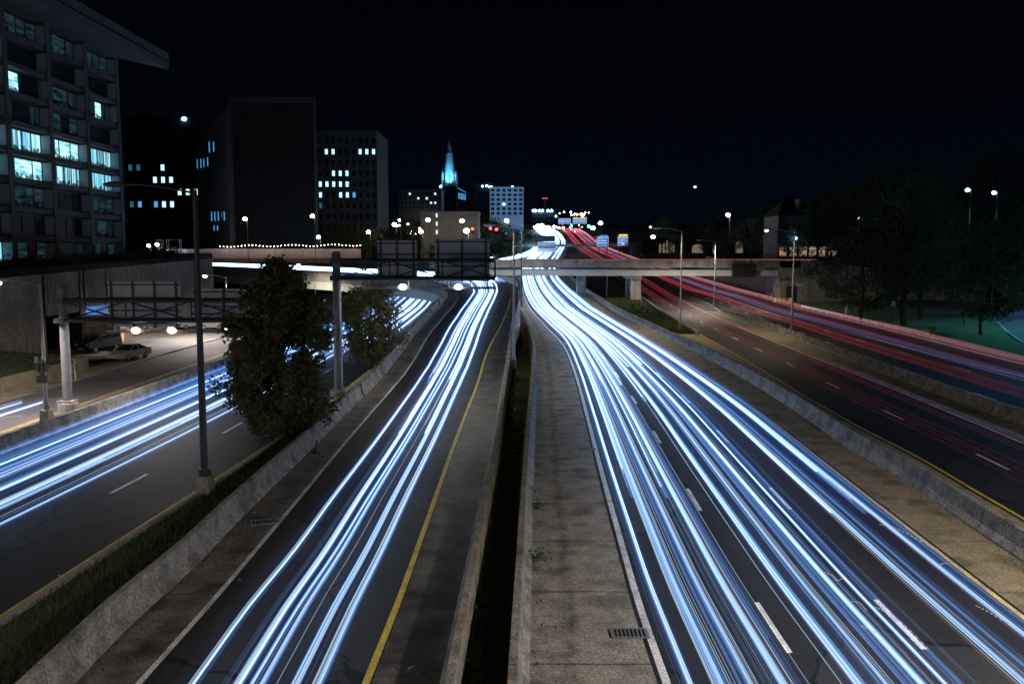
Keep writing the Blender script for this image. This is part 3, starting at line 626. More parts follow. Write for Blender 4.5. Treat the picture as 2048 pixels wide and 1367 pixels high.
# main carriageway: lanes at fraction 0-.32, .33-.65, .66-1
C_ = [ # centre fraction, half gauge, start, end, core, n, spread, soft
 (.10,.064,4,930,.05,6,.12,0),(.168,.066,4,930,.085,8,.17,0),(.135,.06,33,930,.035,3,.06,0),(.215,.06,62,930,.05,3,.1,0),(.205,.06,16,930,.03,4,.1,1),
 (.455,.066,4,930,.085,7,.16,0),(.505,.062,4,930,.04,5,.1,0),(.475,.06,72,930,.05,3,.1,0),(.545,.06,4,930,.03,5,.14,1),(.40,.05,55,930,.04,3,.08,0),
 (.79,.062,4,930,.045,5,.09,0),(.775,.06,31,930,.05,4,.1,0),(.835,.06,4,930,.03,5,.12,1),(.81,.06,56,930,.05,3,.1,0)]
for k, (c, hg, a, b, core, n, spr, soft) in enumerate(C_):
    ln = 'left' if c < .32 else ('middle' if c < .65 else 'right')
    wb = rs.uniform(.03, .14); ph = rs.uniform(0, 6)
    streaks('blue-white headlight streaks running the length of the %s lane of the main carriageway' % ln, 'headlight streaks in the %s lane of the main carriageway' % ln, lanefn(cW, cY, a, b, zM, wb, ph), (c-hg, c+hg), core, n, spr, bool(soft))
# ramp
def rampfn(i_start, i_end, wob=.06, ph=0):
    def g(t):
        P = lane_pts(t)[i_start:i_end]; return [p+Vector((wob*math.sin(i*.09+ph), 0, 0)) for i, p in enumerate(P)]
    return g
iy = lambda y: next(i for i, p in enumerate(rampL) if p.y >= y)
endr = len(rampL)
def tA(px): # lateral fraction on the ramp for a streak crossing the bottom edge at this pixel
    x = G(px, 1367, .65).x; return (x-aLb(19)+.1)/(aRb(19)-aLb(19)+.2)
for k, (p0, p1, a, core, n, spr) in enumerate([(382, 500, 4, .04, 4, .06), (470, 590, 4, .06, 6, .14), (520, 635, 4, .05, 5, .1), (462, 575, 45, .06, 4, .12), (440, 560, 62, .04, 3, .1)]):
    streaks('blue-white headlight streaks coming down the curving ramp', 'headlight streaks on the ramp', rampfn(iy(a), endr, .05, k), (tA(p0), tA(p1)), core, n, spr)
for k, t0 in enumerate((.3, .42, .55, .68, .78)):
    streaks('white headlight streaks along the elevated ramp bridge at left', 'headlight streaks on the ramp bridge', rampfn(iy(109)+6, endr, 0, k), (t0, t0+.06), .09, 3, .2)
# left carriageway
for k, (t0, a, core, n, spr, soft) in enumerate([(.10,4,.045,5,.25,1),(.16,4,.035,5,.2,1),(.215,4,.035,4,.1,0),(.30,4,.03,4,.2,1),(.43,4,.05,5,.10,0),(.56,4,.03,2,.05,0),(.70,92,.05,4,.1,0),(.78,88,.06,4,.1,0),(.60,80,.06,4,.1,0)]):
    lb = 'blue headlight streaks crossing the left carriageway, nearest its %s' % ('far barrier' if t0 < .36 else ('middle' if t0 < .58 else 'yellow line in the distance'))
    streaks(lb, 'headlight streaks on the left carriageway, '+lb.split('its ')[1], lanefn(bL, bY, a, 240, zM, .05, k), (t0, t0+.105), core, n, spr, bool(soft))
f1 = lambda y: -31.0
streaks('short pair of headlight streaks on the local road at the far left edge', None, lanefn(lambda y: -30.9, lambda y: -29.6, 30, 54.5), (0, 1), .035, 3, .05)
for k in range(24):
    Y = rs.uniform(860, 950); f_ = rs.uniform(-.15, 1.0); p_ = Vector((cW(Y)*(1-f_)+cY(Y)*f_, Y, zM(Y)+rs.uniform(.8, 4.5)))
    o_ = MB().ball(p_, rs.uniform(.7, 1.5), 8, 1.4, 1, .8).build('glare_ball', M['bulb'], org=p_); tag(o_, 'white glowing ball added to the glare where the carriageway vanishes', 'headlight', 'added glare balls at the vanishing point')  # oversized glowing balls added to build up the far glare
for k in range(14):
    Y = rs.uniform(820, 900); f_ = rs.uniform(-.1, 1.3); p_ = Vector((dY(Y)*(1-f_)+eW(Y)*f_, Y, zM(Y)+rs.uniform(1, 6)))
    o_ = MB().ball(p_, rs.uniform(.5, .9), 6).build('distant_lamp', M[rs.choice(['bulb_warm', 'red_lit', 'bulb_dim', 'red_lit', 'green_lit'])], org=p_); tag(o_, 'tiny coloured light at the far end of the red carriageways', 'lamp', 'tiny coloured lights where the red streaks vanish')
# thin amber side lamp lines and short wavering traces of small lights
M['amber'] = glowline('amber_side_lamp', (1, .45, .12), [(0, .05), (60, .10), (1000, .4)], thin=True)
for k, (t0, dz) in enumerate(((.035, .5), (.235, .6), (.385, .5), (.53, .75), (.735, .5), (.86, .6))):
    tt = thing('marker_light_trail', 'hair-thin amber side lamp line running beside the headlight streaks', 'light trail', (cW(40), 40, .6), 'amber side lamp lines on the main carriageway')
    MB().tube([p+Vector((0, 0, dz)) for p in lanefn(cW, cY, 6, 400, zM, .08, k)(t0)], .012, None, 3).build('streak', M['amber'], tt)
for k, px in enumerate((372, 468)):
    tt = thing('marker_light_trail', 'hair-thin amber side lamp line on the ramp beside the headlight streaks', 'light trail', (aW(40), 40, .6), 'amber side lamp lines on the ramp')
    MB().tube([p+Vector((0, 0, .55)) for p in rampfn(iy(6), iy(100), .05, k)(tA(px))], .012, None, 3).build('streak', M['amber'], tt)
M['trace'] = emit('small_light_trace', (1, .93, .85), .55)
for k, pts in enumerate(([(1760,1048),(1790,1055),(1830,1075),(1880,1100)],[(1875,1132),(1890,1125),(1915,1130)],[(1640,1141),(1665,1150),(1676,1160),(1690,1150)],[(1702,1201),(1720,1205),(1735,1222)],[(1722,1250),(1740,1258),(1752,1265)],[(1750,1213),(1775,1225),(1810,1250),(1860,1300)],[(1952,1210),(1990,1230),(2040,1260)])):
    P_ = cat([G(a_, b_, .9) for a_, b_ in pts], 10); tt = thing('light_trace', 'short wavering pale trace of a small light over the right lanes', 'light trace', P_[0], 'short wavering light traces over the right lanes')
    m = MB()
    for q in range(0, len(P_)-1, 2): m.cyl(P_[q], P_[q].lerp(P_[q+1], .8), .012, k=4)
    m.build('streak', M['trace'], tt)
# red streaks
for k, (c, hg, kinds, core, halo) in enumerate([(.22,.07,('tail_core','tail_halo'),.03,.12),(.30,.07,('tail_core','tail_halo'),.022,.1),(.66,.07,('tail_core','tail_halo'),.03,.12),(.74,.06,('tail_core','tail_halo'),.02,.1)]):
    ln = 'left' if c < .5 else 'right'
    streaks('dim red tail light streaks in the %s lane of the carriageway beside the white one' % ln, 'red streaks in the %s lane of the inner red carriageway' % ln, lanefn(dY, dW, 4, 930, zM, .12, k), (c-hg, c+hg), core, 3, .05, tail=True, kinds=kinds, halo=halo, name='taillight_trail', z=.8)
for k, (c, hg, kinds, core, halo) in enumerate([(.20,.045,('tail_core','tail_halo'),.026,.12),(.26,.05,('tail_core','tail_halo'),.018,.1),(.50,.05,('tail_violet','tail_veil'),.04,.3),(.57,.05,('tail_core','tail_veil'),.018,.3),(.83,.05,('tail_pink','tail_veil'),.04,.25),(.88,.05,('tail_pink','tail_halo'),.035,.2),(.945,.04,('tail_pink','tail_veil'),.03,.2)]):
    ln = 'left' if c < .4 else ('middle' if c < .7 else 'right')
    streaks('%s tail light streaks in the %s lane of the far right carriageway' % ('red' if c < .4 else 'violet' if c < .7 else 'pink', ln), 'tail light streaks in the %s lane of the far right carriageway' % ln, lanefn(lambda y: dB(y)+.6, eS, 4, 930, zM, .1, k), (c-hg, c+hg), core, 6, .09, tail=True, kinds=kinds, halo=halo, name='taillight_trail', z=.8)
# slip road that joins the main carriageway beyond the overpass
for k in range(7):
    fo = smooth([(300, -14-k*1.2), (380, -4+k*.6), (450, 6+k), (560, 15+k*1.2), (660, 24+k*1.5), (880, 24+k*1.6)])
    streaks('white streaks of the slip road joining beyond the overpass', 'white streaks of the slip road beyond the overpass', lanefn(fo, lambda y: fo(y)+1.4, 300, 930), (0, 1), .12, 2, .2)
# ------------------------------------------------------------------ overpass street
YO = 175.0
ov = thing('overpass_bridge', 'straight concrete street overpass with pale girder spanning all carriageways', 'bridge', (20, YO, 0))
m = MB(); m.box((20.5, YO+.2, 7.85), (74, .4, 1.5)); m.build('fascia', M['fascia'], ov)
for k in range(13): MB().box((-13+k*5.7, YO-.003, 7.85), (.05, .01, 1.5)).build('joint', M['black'], ov); MB().box((-11+k*5.7, YO-.03, 7.15), (.16, .06, .12)).build('scupper', M['black'], ov)
m = MB(); m.box((20.5, YO+7.4, 7.3), (74, 13.9, .5)); m.build('deck', M['concrete'], ov)
m = MB()
for k in range(5): m.box((19.5, YO+.9+k*3, 6.0), (70, .35, 1.15)); m.box((19.5, YO+.9+k*3, 5.48), (70, .6, .1))
m.build('girder', M['girder'], ov)
m = MB(); m.box((20.5, YO+14.4, 7.85), (74, .4, 1.5)); m.build('fascia', M['concrete'], ov)
for x, y in ((24.9, YO+1.6), (13.6+1.2, YO+12.5), (25.3, YO+12)):
    m = MB(); m.box((x, y, 2.3+zM(y)/2), (2.1, 1.3, 6.2), taper=.92); m.build('pier', M['fascia'], ov); 
m = MB(); m.box((24.9, YO+7, 5.05), (2.0, 13.0, .7)); m.build('pier_cap', M['fascia'], ov)
fe = thing('chainlink_fence', 'grey chain-link fence along the far side of the overpass', 'fence', (30, YO+14.4, 8.6))
m = MB()
for k in range(31): m.cyl((0+k*1.9, YO+14.4, 8.55), (0+k*1.9, YO+14.4, 9.85), .04, k=5)
m.build('posts', M['steel'], fe)
m = MB(); m.cyl((0, YO+14.4, 9.83), (57, YO+14.4, 9.83), .035, k=5); m.cyl((0, YO+14.4, 8.65), (57, YO+14.4, 8.65), .03, k=5); m.build('rail', M['steel'], fe)
m = MB()
for k in range(190):
    x = k*.3; m.cyl((x, YO+14.42, 8.6), (min(57, x+1.2), YO+14.42, 9.8), .008, k=3, cap=False); m.cyl((x, YO+14.44, 9.8), (min(57, x+1.2), YO+14.44, 8.6), .008, k=3, cap=False)
m.build('mesh', M['steel'], fe)
ro = thing('taillight_trail', 'thin red streak running along the top of the overpass', 'light trail', (20, YO+4, 8.2))
MB().cyl((-8, YO+4, 8.65), (62, YO+4, 8.65), .06, k=5).build('streak', emit('street_red', (1, .2, .18), .35), ro)
MB().cyl((-8, YO+5.5, 8.55), (62, YO+5.5, 8.55), .05, k=5).build('streak', emit('street_pink', (1, .45, .5), .25), ro)
vb = thing('message_board', 'dark back of a message sign hung on the overpass face at right', 'sign', (47, YO-.6, 6.6))
MB().box((xa(1485, YO)+.1, YO-.45, 6.55), (4.5, .7, 2.8)).build('housing', M['black'], vb)
m = MB(); m.box((xa(1470, YO), YO-.05, 8.2), (.2, .5, .9)); m.box((xa(1500, YO), YO-.05, 8.2), (.2, .5, .9)); m.build('bracket', M['dark_metal'], vb)
# abutment, walls on the right
ab = thing('bridge_abutment', 'pale concrete abutment carrying the right end of the overpass', 'abutment', (55, YO+2, 0))
m = MB(); m.box((57.0, YO+4.5, 4.1), (7.2, 9, 8.4)); m.build('wall', M['fascia'], ab); MB().box((53.2, YO-.3, 5.2), (2.2, 1.4, .45)).build('bearing_shelf', M['fascia'], ab)
MB().box((xa(1583, YO), YO-.05, 1.7), (2.0, .2, 3.4)).build('door', M['dark_metal'], ab); MB().box((xa(1599, YO), YO-.03, 3.6), (1.2, .1, .7)).build('plate', M['lamphead'], ab)
P = cat([(60.6, YO, 0), (70, YO-.5, 0), (79, YO-6, 0), (86, YO-16, 0)], 6); m = MB()
tops = [6.2, 3.2]; n = len(P)
m.ribbon([p for p in P], [Vector((p.x, p.y, 8.3-6.5*(i/(n-1))**1.6)) for i, p in enumerate(P)], 4)
m.ribbon([Vector((p.x, p.y, 8.3-6.5*(i/(n-1))**1.6)) for i, p in enumerate(P)], [Vector((p.x+.2, p.y+.6, 8.3-6.5*(i/(n-1))**1.6)) for i, p in enumerate(P)])
tag(m.build('retaining_wall', M['fascia'], org=P[2]), 'curved blue-grey retaining wall behind the park tree, right of the abutment', 'wall')
m = MB(); ysb = ys_(186, 262); m.ribbon(pl(eS, ysb, 1.4, -.1), pl(eS, ysb, 5.5, 6.0)); tag(m.build('slope_paving', M['tan'], org=(54, 200, 0)), 'brown brick-paved slope under the right end of the overpass', 'slope wall')
barrier('white-topped barrier rising along the brown slope under the overpass', pl(eS, ys_(178, 300), .3), JL)
for (nm, x0, x1, y0, y1, z) in (('upper_street_right', 60.5, 420, YO+1, 420, 8.25), ('upper_street_left', -420, -14, 206, 430, 7.75)):
    m = MB(); m.box(((x0+x1)/2, (y0+y1)/2, z-2), (x1-x0, y1-y0, 4)); struct(m, nm, M['soil'])
m = MB(); m.box((-17, YO+7.4, 7.3), (2, 14.5, 1)); 
# grass wedge before the overpass
strip('grass_wedge', M['grass'], cR, dY, 108, 186, .5, -.4, .12)
def reg_w():
    y = random.uniform(108, 180); t = random.random(); return Vector((cR(y)+.7+(dY(y)-.5-cR(y)-.7)*t, y, .12+zM(y)))
blades('wedge_grass', reg_w, 6000, .12, .45, 'blade', .06)
barrier('low concrete wall holding the grass wedge along the yellow line', pl(dY, ys_(106, 186), -.3), [(0, -.2), (0, .5), (-.22, .5), (-.22, -.2)], 'concrete', name='low_wall', cat_='wall')
# second overpass far behind
o2 = thing('overpass_bridge', 'second overpass far behind with pale railing line in front of the white glare', 'bridge', (24, 450, 9))
MB().box((22, 452, 13.7), (92, 8, 1.2)).build('deck', M['concrete'], o2); MB().box((22, 447.9, 14.9), (92, .2, .35)).build('railing', M['fascia'], o2)
for x in (62.5, -14): MB().box((x, 452, 10.6), (3, 3, 5.2)).build('pier', M['fascia'], o2)
m = MB()
for k in range(40): m.cyl((-23+k*2.3, 447.8, 14.2), (-23+k*2.3, 447.8, 15), .1, k=4)
m.build('baluster', M['steel'], o2)
sb = thing('highway_sign', 'wide sign back mounted on the far overpass below the white glare', 'sign', (17, 446, 12))
MB().box((17.2, 446, 17.2), (9.4, .4, 3.2)).build('upper_panel', M['dark_metal'], sb); MB().box((17.6, 446, 12.9), (9.4, .4, 5.2)).build('lower_panel', M['lamphead'], sb)
m = MB()
for k in range(12):
    m.cyl((13+k*.8, 445.6, 12.2), (13.8+k*.8, 445.6, 13.4), .07, k=4); m.cyl((13+k*.8, 445.6, 13.4), (13.8+k*.8, 445.6, 12.2), .07, k=4)
m.build('truss', M['dark_metal'], sb)
M['sign_blue'] = emit('lit_blue_sign', (.02, .19, .62), .9); M['sign_white'] = emit('lit_sign_white', (.75, .88, 1), 1.0); M['sign_yellow'] = emit('lit_sign_yellow', (1, .62, .03), 1.1)  # emission stands in for light reflected off the sign sheets
def hsign(label, px0, px1, py0, py1, Y, rows, yellow=None, group=None, tab=False, arrow=False):
    a, b = at(px0, py0, Y), at(px1, py1, Y); t = thing('highway_sign', label, 'highway sign', ((a.x+b.x)/2, Y, b.z), group)
    p = MB().box(((a.x+b.x)/2, Y, (a.z+b.z)/2), (b.x-a.x, .3, a.z-b.z)).build('panel', M['sign_blue'], t)
    wd, ht = b.x-a.x, a.z-b.z; m = MB()
    for (u0, u1, v0, v1) in rows: m.box((a.x+wd*(u0+u1)/2, Y-.2, a.z-ht*(v0+v1)/2), (wd*(u1-u0), .06, ht*(v1-v0)))
    e = .04*ht
    for c, s in (((0.5, 0), (wd, e)), ((.5, 1), (wd, e)), ((0, .5), (e, ht)), ((1, .5), (e, ht))): m.box((a.x+wd*c[0], Y-.2, a.z-ht*c[1]), (s[0], .06, s[1]))
    m.build('legend', M['sign_white'], p)
    if yellow: MB().box((a.x+wd*.55, Y, a.z+ht*.14), (wd*.9, .3, ht*.2)).build('exit_tab', M['sign_yellow'], t)
    if tab: MB().box((a.x+wd*.62, Y, a.z+ht*.1), (wd*.66, .3, ht*.18)).build('exit_tab', M['sign_blue'], t)
    m = MB(); m.cyl(((a.x+b.x)/2-wd*.3, Y+.4, zM(Y)), ((a.x+b.x)/2-wd*.3, Y+.4, a.z), .18, k=6); m.cyl(((a.x+b.x)/2+wd*.3, Y+.4, zM(Y)), ((a.x+b.x)/2+wd*.3, Y+.4, a.z), .18, k=6); m.build('support', M['dark_metal'], t)
    m = MB()
r_ = random.Random(3)
def legend(n, seed):
    q = random.Random(seed); out = []
    for k in range(n):
        v = .12+.8*k/n; u = .1
        while u < .85:
            wd = q.uniform(.05, .12); out.append((u, u+wd, v, v+.3/n)); u += wd+.035
    return out
hsign('blue highway sign with white lettering, left one above the red streaks', 1194, 1216, 473, 491, 430, legend(3, 1), tab=True)
hsign('blue highway sign with a yellow panel on top, right of the other blue sign', 1236, 1255, 472.5, 490, 430, legend(3, 5)+[(.42, .58, .78, .92)], yellow=True)
for k, (p0, p1, yel) in enumerate(((1117, 1127, 0), (1128, 1141, 0), (1146, 1156, 1), (1157, 1173, 1))):
    hsign(['bright far overhead sign, leftmost of the row above the red streaks', 'bright far overhead sign, second from left above the red streaks', 'yellow topped far overhead sign, third in the row', 'yellow topped far overhead sign, rightmost of the row'][k], p0, p1, 437, 447, 872, legend(3, 20+k), yellow=yel)
# ------------------------------------------------------------------ left side: local road, parking, walls, terrace
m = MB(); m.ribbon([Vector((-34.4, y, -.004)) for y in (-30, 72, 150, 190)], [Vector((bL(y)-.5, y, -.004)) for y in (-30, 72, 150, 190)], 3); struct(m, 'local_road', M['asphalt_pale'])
for d, nm in ((-.12, 'a'), (.12, 'b')):
    m = MB(); ys = ys_(Y0, 95); m.ribbon([Vector((-28.6+d-.05, y, .004)) for y in ys], [Vector((-28.6+d+.05, y, .004)) for y in ys]); struct(m, 'paint_local_centre_'+nm, M['yellow'])
m = MB()
for k in range(7):
    y = 38+k*7; m.ribbon([Vector((-32.5, y, .003)), Vector((-32.5, y+.18, .003))], [Vector((-30.2, y+1.2, .003)), Vector((-30.2, y+1.38, .003))])
struct(m, 'paint_local_marks', noisy('worn_white', (.2, .19, .19), (.34, .33, .32), 3, .8))
M['lot'] = noisy('lot_concrete', (.16, .155, .145), (.25, .24, .22), .35, .85, .2, fine=12, c2=(.11, .105, .1), s2=.15)
m = MB(); m.box((-41.2, 112, -.1), (13.4, 80, .3)); struct(m, 'parking_lot', M['lot'])
m = MB(); m.box((-35.3, 20, -.05), (1.9, 104, .3)); struct(m, 'pavement', M['conc_shoulder2'])
m = MB(); m.box((-34.35, 50, -.06), (.22, 190, .34)); struct(m, 'kerb_local_road', M['concrete'])
lw = barrier('low stained concrete wall beside the pavement with parking meter in front', [Vector(p) for p in ((-36.4, 20, .1), (-36.35, 50, .1), (-36.1, 74, .1))], [(0, -.2), (0, 1.05), (-.3, 1.05), (-.3, -.2)], 'conc_shoulder2', name='low_wall', cat_='wall')
m = MB(); m.box((-38.8, 74.2, .5), (5.0, .3, 1.15)); tag(m.build('low_wall', M['concrete'], org=(-39, 74, 0)), 'end return of the low wall in front of the parked black car', 'wall')
m = MB(); ys = [10, 40, 60, 72, 83]; m.ribbon([Vector((-36.7, y, 1.0 if y < 73 else .1)) for y in ys], [Vector((-44.95, y, z)) for y, z in zip(ys, (4.2, 4.0, 3.4, 2.2, .3))], 5); struct(m, 'grass_slope', M['grass'])
def reg_s():
    y = random.uniform(45, 80); t = random.random(); z1 = float(np.interp(y, [40, 60, 72, 83], [4, 3.4, 2.2, .3])); return Vector((-36.9-7.9*t, y, 1.0+(z1-1)*t if y < 73 else .1+(z1-.1)*t))
blades('slope_grass', reg_s, 3500, .08, .25, 'blade', .05)
# ribbed retaining wall with openings
rw = thing('retaining_wall', 'tall ribbed concrete retaining wall below the office terrace', 'wall', (-45, 90, 0))
def wz(y): return float(np.interp(y, [20, 77, 131], [6.4, 7.85, 9.25]))
def seg(a, b, z0=-.3):
    m = MB(); k = max(1, int((b-a)/.45))
    for i in range(k+1):
        y = a+(b-a)*i/k; z1 = wz(y)
        if i < k:
            y2 = a+(b-a)*(i+1)/k; m.quad((-45, y, z0), (-45, y2, z0), (-45, y2, wz(y2)), (-45, y, z1))
        m.box((-44.97, y, (z0+z1)/2), (.12, .16, z1-z0))
    return m
for a, b, z0 in ((20, 84, -.3), (84, 91, 3.9), (91, 92.0, -.3), (92.0, 97.0, 4.3), (97.0, 131.3, -.3)): seg(a, b, z0).build('wall_panel', M['ribwall'], rw)
m = MB()
for a, b in ((20, 77), (77, 131.3)): m.sweep([Vector((-45, a, wz(a))), Vector((-45, b, wz(b)))], [(.25, -.05), (.25, .55), (-2.6, .55), (-2.6, -.05)])
m.build('coping', M['bldg_dark'], rw)
m = MB(); m.lathe((-48.0, 131.5, -.3), [(3.05, 0), (3.05, 10.0), (2.9, 10.3)], 24); m.build('round_end', M['ribwall'], rw)
m = MB(); m.box((-49.5, 87.5, 1.8), (.2, 7.2, 4.6)); m.box((-47.2, 84.1, 1.8), (4.6, .2, 4.4)); m.box((-47.2, 90.9, 1.8), (4.6, .2, 4.4)); m.build('recess', M['bldg_dark'], rw)
m = MB(); m.box((-50.4, 94.5, 2), (.2, 5.2, 4.8)); m.box((-47.6, 97.1, 2), (5.4, .2, 4.8)); m.box((-47.6, 91.9, 2), (5.4, .2, 4.8)); m.build('garage_recess', noisy('blue_lit_wall', (.1, .16, .3), (.14, .2, .36), .8, .6), rw)  # blue light of the bay put into the wall colour
MB().box((-47.6, 94.5, 4.35), (5.2, 5, .1)).build('garage_ceiling', M['concrete'], rw)
lt = MB().box((-47.2, 94.5, 4.22), (.4, 3.4, .1)).build('garage_lamp', M['bulb_blue'], rw); light('garage_light', 'POINT', (-46.4, 94.5, 3.9), 170, (.3, .62, 1), rw, size=.4)
wwing = MB().box((-43.0, 91.4, 1.75), (4.0, .35, 3.6)).build('wing_wall', M['conc_shoulder2'], org=(-43, 91.4, 0)); tag(wwing, 'plain concrete wing wall beside the dark garage opening', 'wall')
m = MB(); m.box((-75, 76, 7.0), (60, 112, 2.2)); 
struct(MB().box((-76, 75.5, 6.75), (57, 112, 2.5)), 'terrace', M['soil'])
lt_s = smooth
# ------------------------------------------------------------------ office building on the terrace
X0 = -58.0; Z0 = 8.2; FH = 3.35; CY = [83.6+9.64*k for k in range(6)]
def litmat(name, kind, c_hi, c_lo, st, seed):
    m = bpy.data.materials.new(name); m.use_nodes = True; nt = m.node_tree; nt.nodes.clear(); L = nt.links
    o = N(nt, 'ShaderNodeOutputMaterial'); e = N(nt, 'ShaderNodeEmission'); g = N(nt, 'ShaderNodeNewGeometry')
    mp = N(nt, 'ShaderNodeMapping'); mp.inputs['Scale'].default_value = (0, 1.9, .05) if kind == 'c' else (0, .3, 2.4); mp.inputs['Location'].default_value = (seed*3.3, seed*7.7, seed)
    L.new(g.outputs['Position'], mp.inputs[0]); n = N(nt, 'ShaderNodeTexNoise', Scale=1.0, Detail=5, Roughness=.7); L.new(mp.outputs[0], n.inputs['Vector'])
    cr = N(nt, 'ShaderNodeValToRGB'); cr.color_ramp.elements[0].position = .40; cr.color_ramp.elements[1].position = .60
    cr.color_ramp.elements[0].color = (*c_lo, 1); cr.color_ramp.elements[1].color = (*c_hi, 1); L.new(n.outputs['Fac'], cr.inputs[0]); sp = N(nt, 'ShaderNodeSeparateXYZ'); L.new(g.outputs['Position'], sp.inputs[0])
    zl = N(nt, 'ShaderNodeMath', operation='SUBTRACT'); L.new(sp.outputs[2], zl.inputs[0]); zl.inputs[1].default_value = 8.2; md = N(nt, 'ShaderNodeMath', operation='MODULO'); L.new(zl.outputs[0], md.inputs[0]); md.inputs[1].default_value = 3.35
    n2 = N(nt, 'ShaderNodeTexNoise', Scale=1.0, Detail=3); mp2 = N(nt, 'ShaderNodeMapping'); mp2.inputs['Scale'].default_value = (0, 1.3, 1.6); mp2.inputs['Location'].default_value = (0, seed*5.1, 0); L.new(g.outputs['Position'], mp2.inputs[0]); L.new(mp2.outputs[0], n2.inputs['Vector'])
    ma = N(nt, 'ShaderNodeMath', operation='MULTIPLY_ADD'); L.new(n2.outputs['Fac'], ma.inputs[0]); ma.inputs[1].default_value = -2.6; L.new(md.outputs[0], ma.inputs[2])
    mr = N(nt, 'ShaderNodeMapRange'); mr.inputs[1].default_value = -.25; mr.inputs[2].default_value = -.05; mr.inputs[3].default_value = .12; mr.inputs[4].default_value = 1; L.new(ma.outputs[0], mr.inputs[0])
    mz = N(nt, 'ShaderNodeMixRGB', blend_type='MULTIPLY'); mz.inputs[0].default_value = 1; L.new(cr.outputs[0], mz.inputs[1]); L.new(mr.outputs[0], mz.inputs[2]); L.new(mz.outputs[0], e.inputs[0]); e.inputs[1].default_value = st; L.new(e.outputs[0], o.inputs[0]); return m
LIT = [litmat('lit_office_curtain', 'c', (.45, .9, 1), (.015, .09, .16), 1.5, 1), litmat('lit_office_room', 'r', (.55, .95, 1), (.10, .36, .5), 1.5, 2), litmat('lit_office_blind', 'c', (.30, .75, .95), (.03, .16, .28), 1.3, 3)]
DIM = litmat('dim_office', 'c', (.030, .075, .095), (.003, .008, .012), .4, 4); DIM2 = litmat('dim_office_room', 'r', (.04, .10, .12), (.004, .012, .016), .45, 5)
M['lit_reveal'] = noisy('lit_reveal_pale', (.30, .31, .32), (.40, .41, .42), .6, .8)  # pale slip added so the far reveal of each bay reads as lit
ob = thing('office_building', 'concrete office block with deep window bays and wide flat roof overhang, some floors lit', 'building', (X0-10, 108, Z0-.3))
MB().box((-77.6, 107.7, 23.2), (36, 48.0, 30.4)).build('wall', M['bldg'], ob)
for y in CY: MB().box((X0-.65, y, 23.2), (1.3, .95, 30.4)).build('column', M['bldg'], ob)
for k in range(9):
    for b in range(5):
        ya, yb = CY[b]+.475, CY[b+1]-.475
        m = MB(); m.box((X0-.8, (ya+yb)/2, Z0+FH*k+.22), (1.15, yb-ya, .6)); m.build('spandrel', M['bldg'], ob)
PX = {}
def wmat(b, k):
    if k in (3, 4): return [LIT[(b+k) % 3], LIT[(b*2+k) % 3]]
    if (b, k) == (4, 6): return [DIM, LIT[1]]
    if (b, k) == (2, 6): return [LIT[1], M['glass_dark']]
    if (b, k) in ((1, 7), (0, 8)): return [LIT[2], LIT[2]]
    if (b, k) == (1, 0): return [LIT[2], LIT[0]]
    if (b, k) in ((2, 0), (4, 0), (2, 8), (3, 8), (4, 8), (3, 6), (2, 5), (3, 5), (4, 2), (3, 0), (4, 1), (2, 2)): return [DIM if (b+k) % 2 else DIM2, M['glass_dark'] if k in (5, 0) else DIM2]
    return [M['glass_dark'], M['glass_dark']]
for k in range(9):
    for b in range(5):
        ya, yb = CY[b]+.475, CY[b+1]-.475; za, zb = Z0+FH*k+.75, Z0+FH*k+3.0
        f = MB()
        f.box((X0-1.32, (ya+yb)/2, za-.06), (.2, yb-ya, .14)); f.box((X0-1.32, (ya+yb)/2, zb+.06), (.2, yb-ya, .12))
        cuts = [0, .28+.12*((b*3+k*5) % 3)/2, .74, 1] if (b+k) % 2 else [0, .5, .74, 1]
        for c in cuts: f.box((X0-1.32, ya+.06+(yb-ya-.12)*c, (za+zb)/2), (.16, .1, zb-za))
        fo = f.build('window', M['dark_metal'], ob)
        MB().box((X0-.70, yb-.03, (za+zb)/2), (1.18, .05, zb-za)).build('lit_reveal', M['lit_reveal'], ob)
        ms = wmat(b, k)
        for i in range(3):
            p0, p1 = ya+(yb-ya)*cuts[i]+.05, ya+(yb-ya)*cuts[i+1]-.05
            mm = ms[0] if i == 0 else (ms[1] if i == 1 else (ms[1] if k in (3, 4) and (b+k) % 3 else ms[0] if ms[0] != LIT[1] or k in (3, 4) else M['glass_dark']))
            m = MB(); m.box((X0-1.36, (p0+p1)/2, (za+zb)/2), (.04, p1-p0, zb-za)); m.build('pane', mm, fo)
            if mm in LIT and (b+k+i) % 2 == 0:   # things standing on the sill inside, in front of the glass light
                pass
m = MB(); m.sweep([Vector((0, 78, 0)), Vector((0, 131.7, 0))], [(-50.3, 36.7), (-50.3, 39.0), (-95, 39.0), (-95, 38.42), (-58.2, 38.42)]); m.build('roof', M['bldg'], ob)
m = MB(); m.sweep([Vector((0, 77.9, 0)), Vector((0, 131.8, 0))], [(-50.2, 37.7), (-50.2, 37.85), (-50.5, 37.85), (-50.5, 37.7)]); m.build('cornice_line', M['bldg_dark'], ob)
